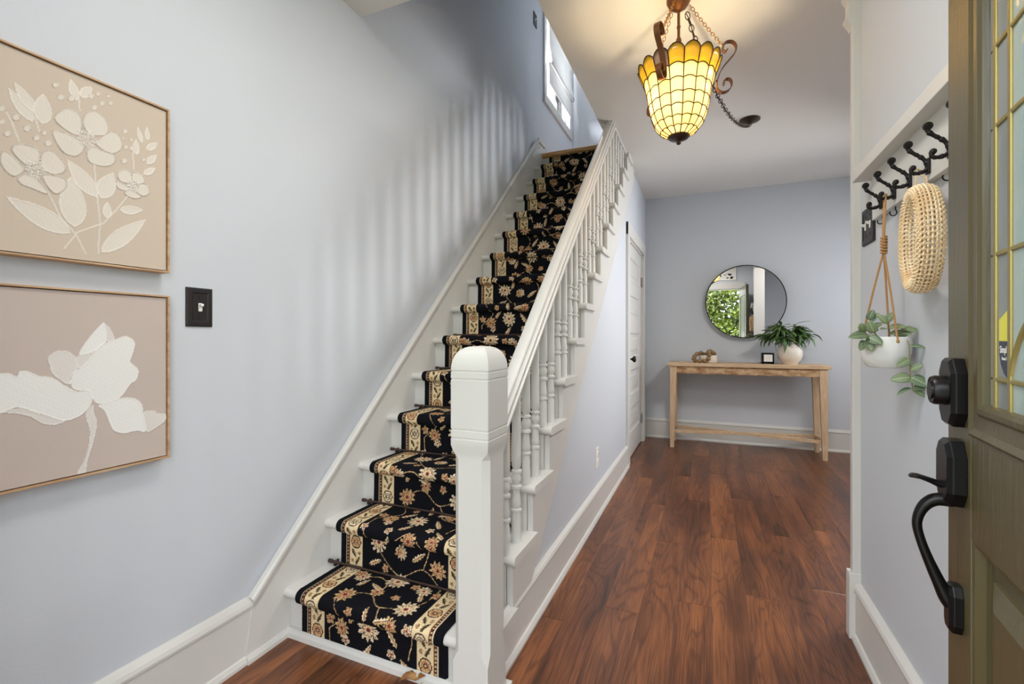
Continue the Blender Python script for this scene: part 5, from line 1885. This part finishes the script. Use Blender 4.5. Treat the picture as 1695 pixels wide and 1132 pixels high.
def canvas(name, label, z0, z1, im, hgt, Y, Z):
    t = thing(name, label, 'painting', (XL, (PY0 + PY1) / 2, z0))
    nv, nu = Y.shape
    X = XC + hgt
    co = np.stack([X, Y, Z], -1).reshape(-1, 3) - np.array(ORIGIN[t.name])
    ii = np.arange(nv * nu).reshape(nv, nu)
    q = np.stack([ii[:-1, :-1], ii[:-1, 1:], ii[1:, 1:], ii[1:, :-1]], -1).reshape(-1, 4).astype(np.int32)
    me = bpy.data.meshes.new('canvas')
    me.vertices.add(len(co))
    me.vertices.foreach_set('co', co.astype(np.float32).ravel())
    me.loops.add(q.size)
    me.loops.foreach_set('vertex_index', q.ravel())
    me.polygons.add(len(q))
    me.polygons.foreach_set('loop_start', np.arange(0, q.size, 4, dtype=np.int32))
    me.polygons.foreach_set('use_smooth', np.ones(len(q), bool))
    me.update(calc_edges=True)
    at = me.attributes.new('print', 'FLOAT_COLOR', 'POINT')
    c = np.ones((nv, nu, 4), np.float32)
    c[..., :3] = im
    at.data.foreach_set('color', c.ravel())
    me.materials.append(M['canvas'])
    o = bpy.data.objects.new('canvas', me)
    COL.objects.link(o)
    o.parent = t
    MB().box(XL + 0.004, XC - 0.0015, PY0 + 0.0075, PY1 - 0.0075, z0 + 0.0075, z1 - 0.0075).build('stretcher', M['black_metal'], t)
    for a in ((PY0, PY0 + 0.0045, z0, z1), (PY1 - 0.0045, PY1, z0, z1), (PY0 + 0.0045, PY1 - 0.0045, z0, z0 + 0.0045), (PY0 + 0.0045, PY1 - 0.0045, z1 - 0.0045, z1)):
        MB().cbox(XL, XC + 0.006, *a, 0.0006).build('frame_bar', M['frame_wood'], t)
    MB().box(XL, XL + 0.006, PY0 + 0.004, PY1 - 0.004, z0 + 0.004, z1 - 0.004).build('backing', M['black_metal'], t)


BG1, WH, WH2, SHD = C_(198, 184, 168), C_(216, 208, 197), C_(228, 223, 215), C_(178, 166, 154)
Y, Z = raster(1.224, 1.668)
im = np.zeros(Y.shape + (3,)) + BG1
im *= (0.985 + 0.03 * stroke_tex(Y, Z, 1.7))[..., None]
hgt = np.zeros(Y.shape)


def line_paint(P, w_, col):
    d = dist_poly([(a / 1000, b / 1000) for a, b in P], Y, Z, False)
    m_ = d < w_
    im[m_] = col
    hgt[m_] = 0.0007


for P in ART_A['stems']:
    line_paint(P, 0.0016, WH)
for (a, b2), w_ in ART_A['leaves']:
    p, q = Vector((a[0] / 1000, a[1] / 1000, 0)), Vector((b2[0] / 1000, b2[1] / 1000, 0))
    d = q - p
    nrm = Vector((-d.y, d.x, 0)).normalized() * (w_ / 1000 / 2)
    pts = [p + d * t + nrm * (math.sin(PI * t ** 0.8) ** 0.9) for t in np.linspace(0, 1, 12)] + [p + d * t - nrm * (math.sin(PI * t ** 0.8) ** 0.9) for t in np.linspace(1, 0, 12)[1:-1]]
    paint_shape(im, hgt, Y, Z, [(v.x, v.y) for v in pts], WH, WH2, 0.003, 0.0008)
for P in ART_A['petals']:
    paint_shape(im, hgt, Y, Z, rounded(P), WH, SHD, 0.0022, 0.0013)
for a, b2, r in ART_A['dots']:
    paint_shape(im, hgt, Y, Z, [(a / 1000 + r / 1000 * 0.8 * math.cos(t), b2 / 1000 + r / 1000 * math.sin(t + 0.4)) for t in np.linspace(0, 2 * PI, 12)[:-1]], WH, SHD, 0.0012, 0.0010)
for a, b2, r in ART_A['centers']:
    for k in range(26):
        aa, rr = k * 2.4, r / 1000 * math.sqrt(k / 26) * 0.95
        cy_, cz_ = a / 1000 + rr * math.cos(aa) * 0.8, b2 / 1000 + rr * math.sin(aa)
        m_ = np.hypot(Y - cy_, Z - cz_)
        sel = (m_ < 0.0030) & (m_ > 0.0016)
        im[sel] = WH2
        im[m_ <= 0.0016] = SHD
        hgt[sel] = 0.0026
canvas('flower_painting', 'square framed painting of white blossoms and leaves on beige, the upper one', 1.224, 1.668, im, hgt, Y, Z)

BG2 = C_(190, 176, 168)
Y, Z = raster(0.723, 1.162)
im = np.zeros(Y.shape + (3,)) + BG2
im *= (0.985 + 0.03 * stroke_tex(Y, Z, 1.5))[..., None]
hgt = np.zeros(Y.shape)
for c, P in ART_B:
    paint_shape(im, hgt, Y, Z, rounded(P), C_(226, 225, 222) if c == 0 else C_(214, 209, 204), C_(234, 233, 230), 0.002, 0.0009)
canvas('flower_painting', 'framed painting of one large white bloom on taupe, the lower one', 0.723, 1.162, im, hgt, Y, Z)

# ---------------------------------------------------------------- fallen leaf at the foot of the stairs
lf = thing('fallen_leaf', 'curled dry brown leaf on the wooden floor before the bottom stair', 'leaf', (-0.822, 1.150, 0.001))
b = leaf_mesh(0.085, 0.034, -0.35, 0.8, 9)
R = Matrix.Rotation(math.radians(-72), 3, 'Z')
r4 = random.Random(2)
b.v = [tuple(R @ Vector((p[0] + r4.uniform(-.003, .003), p[1], p[2] + 0.004 + 0.008 * abs(math.sin(p[1] * 60)))) + Vector((-0.862, 1.143, 0.0))) for p in b.v]
o = b.build('leaf_blade', M['dry_leaf'], lf, smooth=True, angle=70)
md = o.modifiers.new('thick', 'SOLIDIFY')
md.thickness = 0.0006
MB().tube(smooth_path([(-0.795, 1.163, 0.004), (-0.780, 1.168, 0.010), (-0.768, 1.163, 0.003)], 5), 0.0011, 6).build('leaf_stalk', M['dry_leaf'], lf, smooth=True)

# ---------------------------------------------------------------- picture over the front door (seen in the mirror)
pa = thing('abstract_print', 'white framed print with black ink blots hung over the front door', 'picture', (0.02, YB, 2.17))
MB().cbox(-0.22, 0.20, YB, YB + 0.018, 2.16, 2.42, 0.003).build('frame', M['paper'], pa)
r5 = random.Random(9)
for i in range(9):
    cx_, cz_, rr = r5.uniform(-0.12, 0.15), r5.uniform(2.20, 2.38), r5.uniform(0.012, 0.030)
    b = MB().lathe([(rr, YB + 0.0178), (rr * 0.9, YB + 0.0192)], (0, 0, 0), 12, 'y')
    b.v = [(cx_ + p[0] * 1.3, p[1], cz_ + p[2] * (0.6 + 0.3 * math.sin(i))) for p in b.v]
    b.build('ink_blot', M['art_ink'], pa)

# ---------------------------------------------------------------- outdoors, seen through the doorway in the mirror
struct(MB().box(-2.2, 1.8, -2.2, -0.1, -0.16, -0.02).build('porch_floor', M['concrete']))
struct(MB().box(-20, 20, -30, -2.2, -0.6, -0.55).build('garden_ground', M['grass']))
tr = thing('garden_tree', 'leafy green tree in the garden beyond the front door', 'tree', (0.4, -4.6, -0.55))
MB().tube([(0.4, -4.6, -0.6), (0.35, -4.55, 0.6), (0.5, -4.7, 1.6), (0.3, -4.6, 2.6)], [0.10, 0.085, 0.06, 0.03], 10).build('trunk', M['bark'], tr, smooth=True)
r6 = random.Random(4)
b = MB()
for i in range(150):
    cx_, cy_, cz_ = -0.2 + r6.gauss(0, 1.0), -4.6 + r6.gauss(0, 0.5), 1.75 + r6.gauss(0, 0.65)
    for j in range(60):
        p = Vector((cx_ + r6.gauss(0, 0.16), cy_ + r6.gauss(0, 0.16), cz_ + r6.gauss(0, 0.16)))
        d = Vector((r6.uniform(-1, 1), r6.uniform(-1, 1), r6.uniform(-1, .6))).normalized()
        s = d.orthogonal().normalized()
        s = (Matrix.Rotation(r6.uniform(0, 6.28), 3, d) @ s) * 0.040
        d = d * 0.06
        b.add([p, p + d + s, p + d * 2, p + d - s], [(0, 1, 2, 3)])
b.build('foliage', M['tree_leaf'], tr)['kind'] = 'stuff'
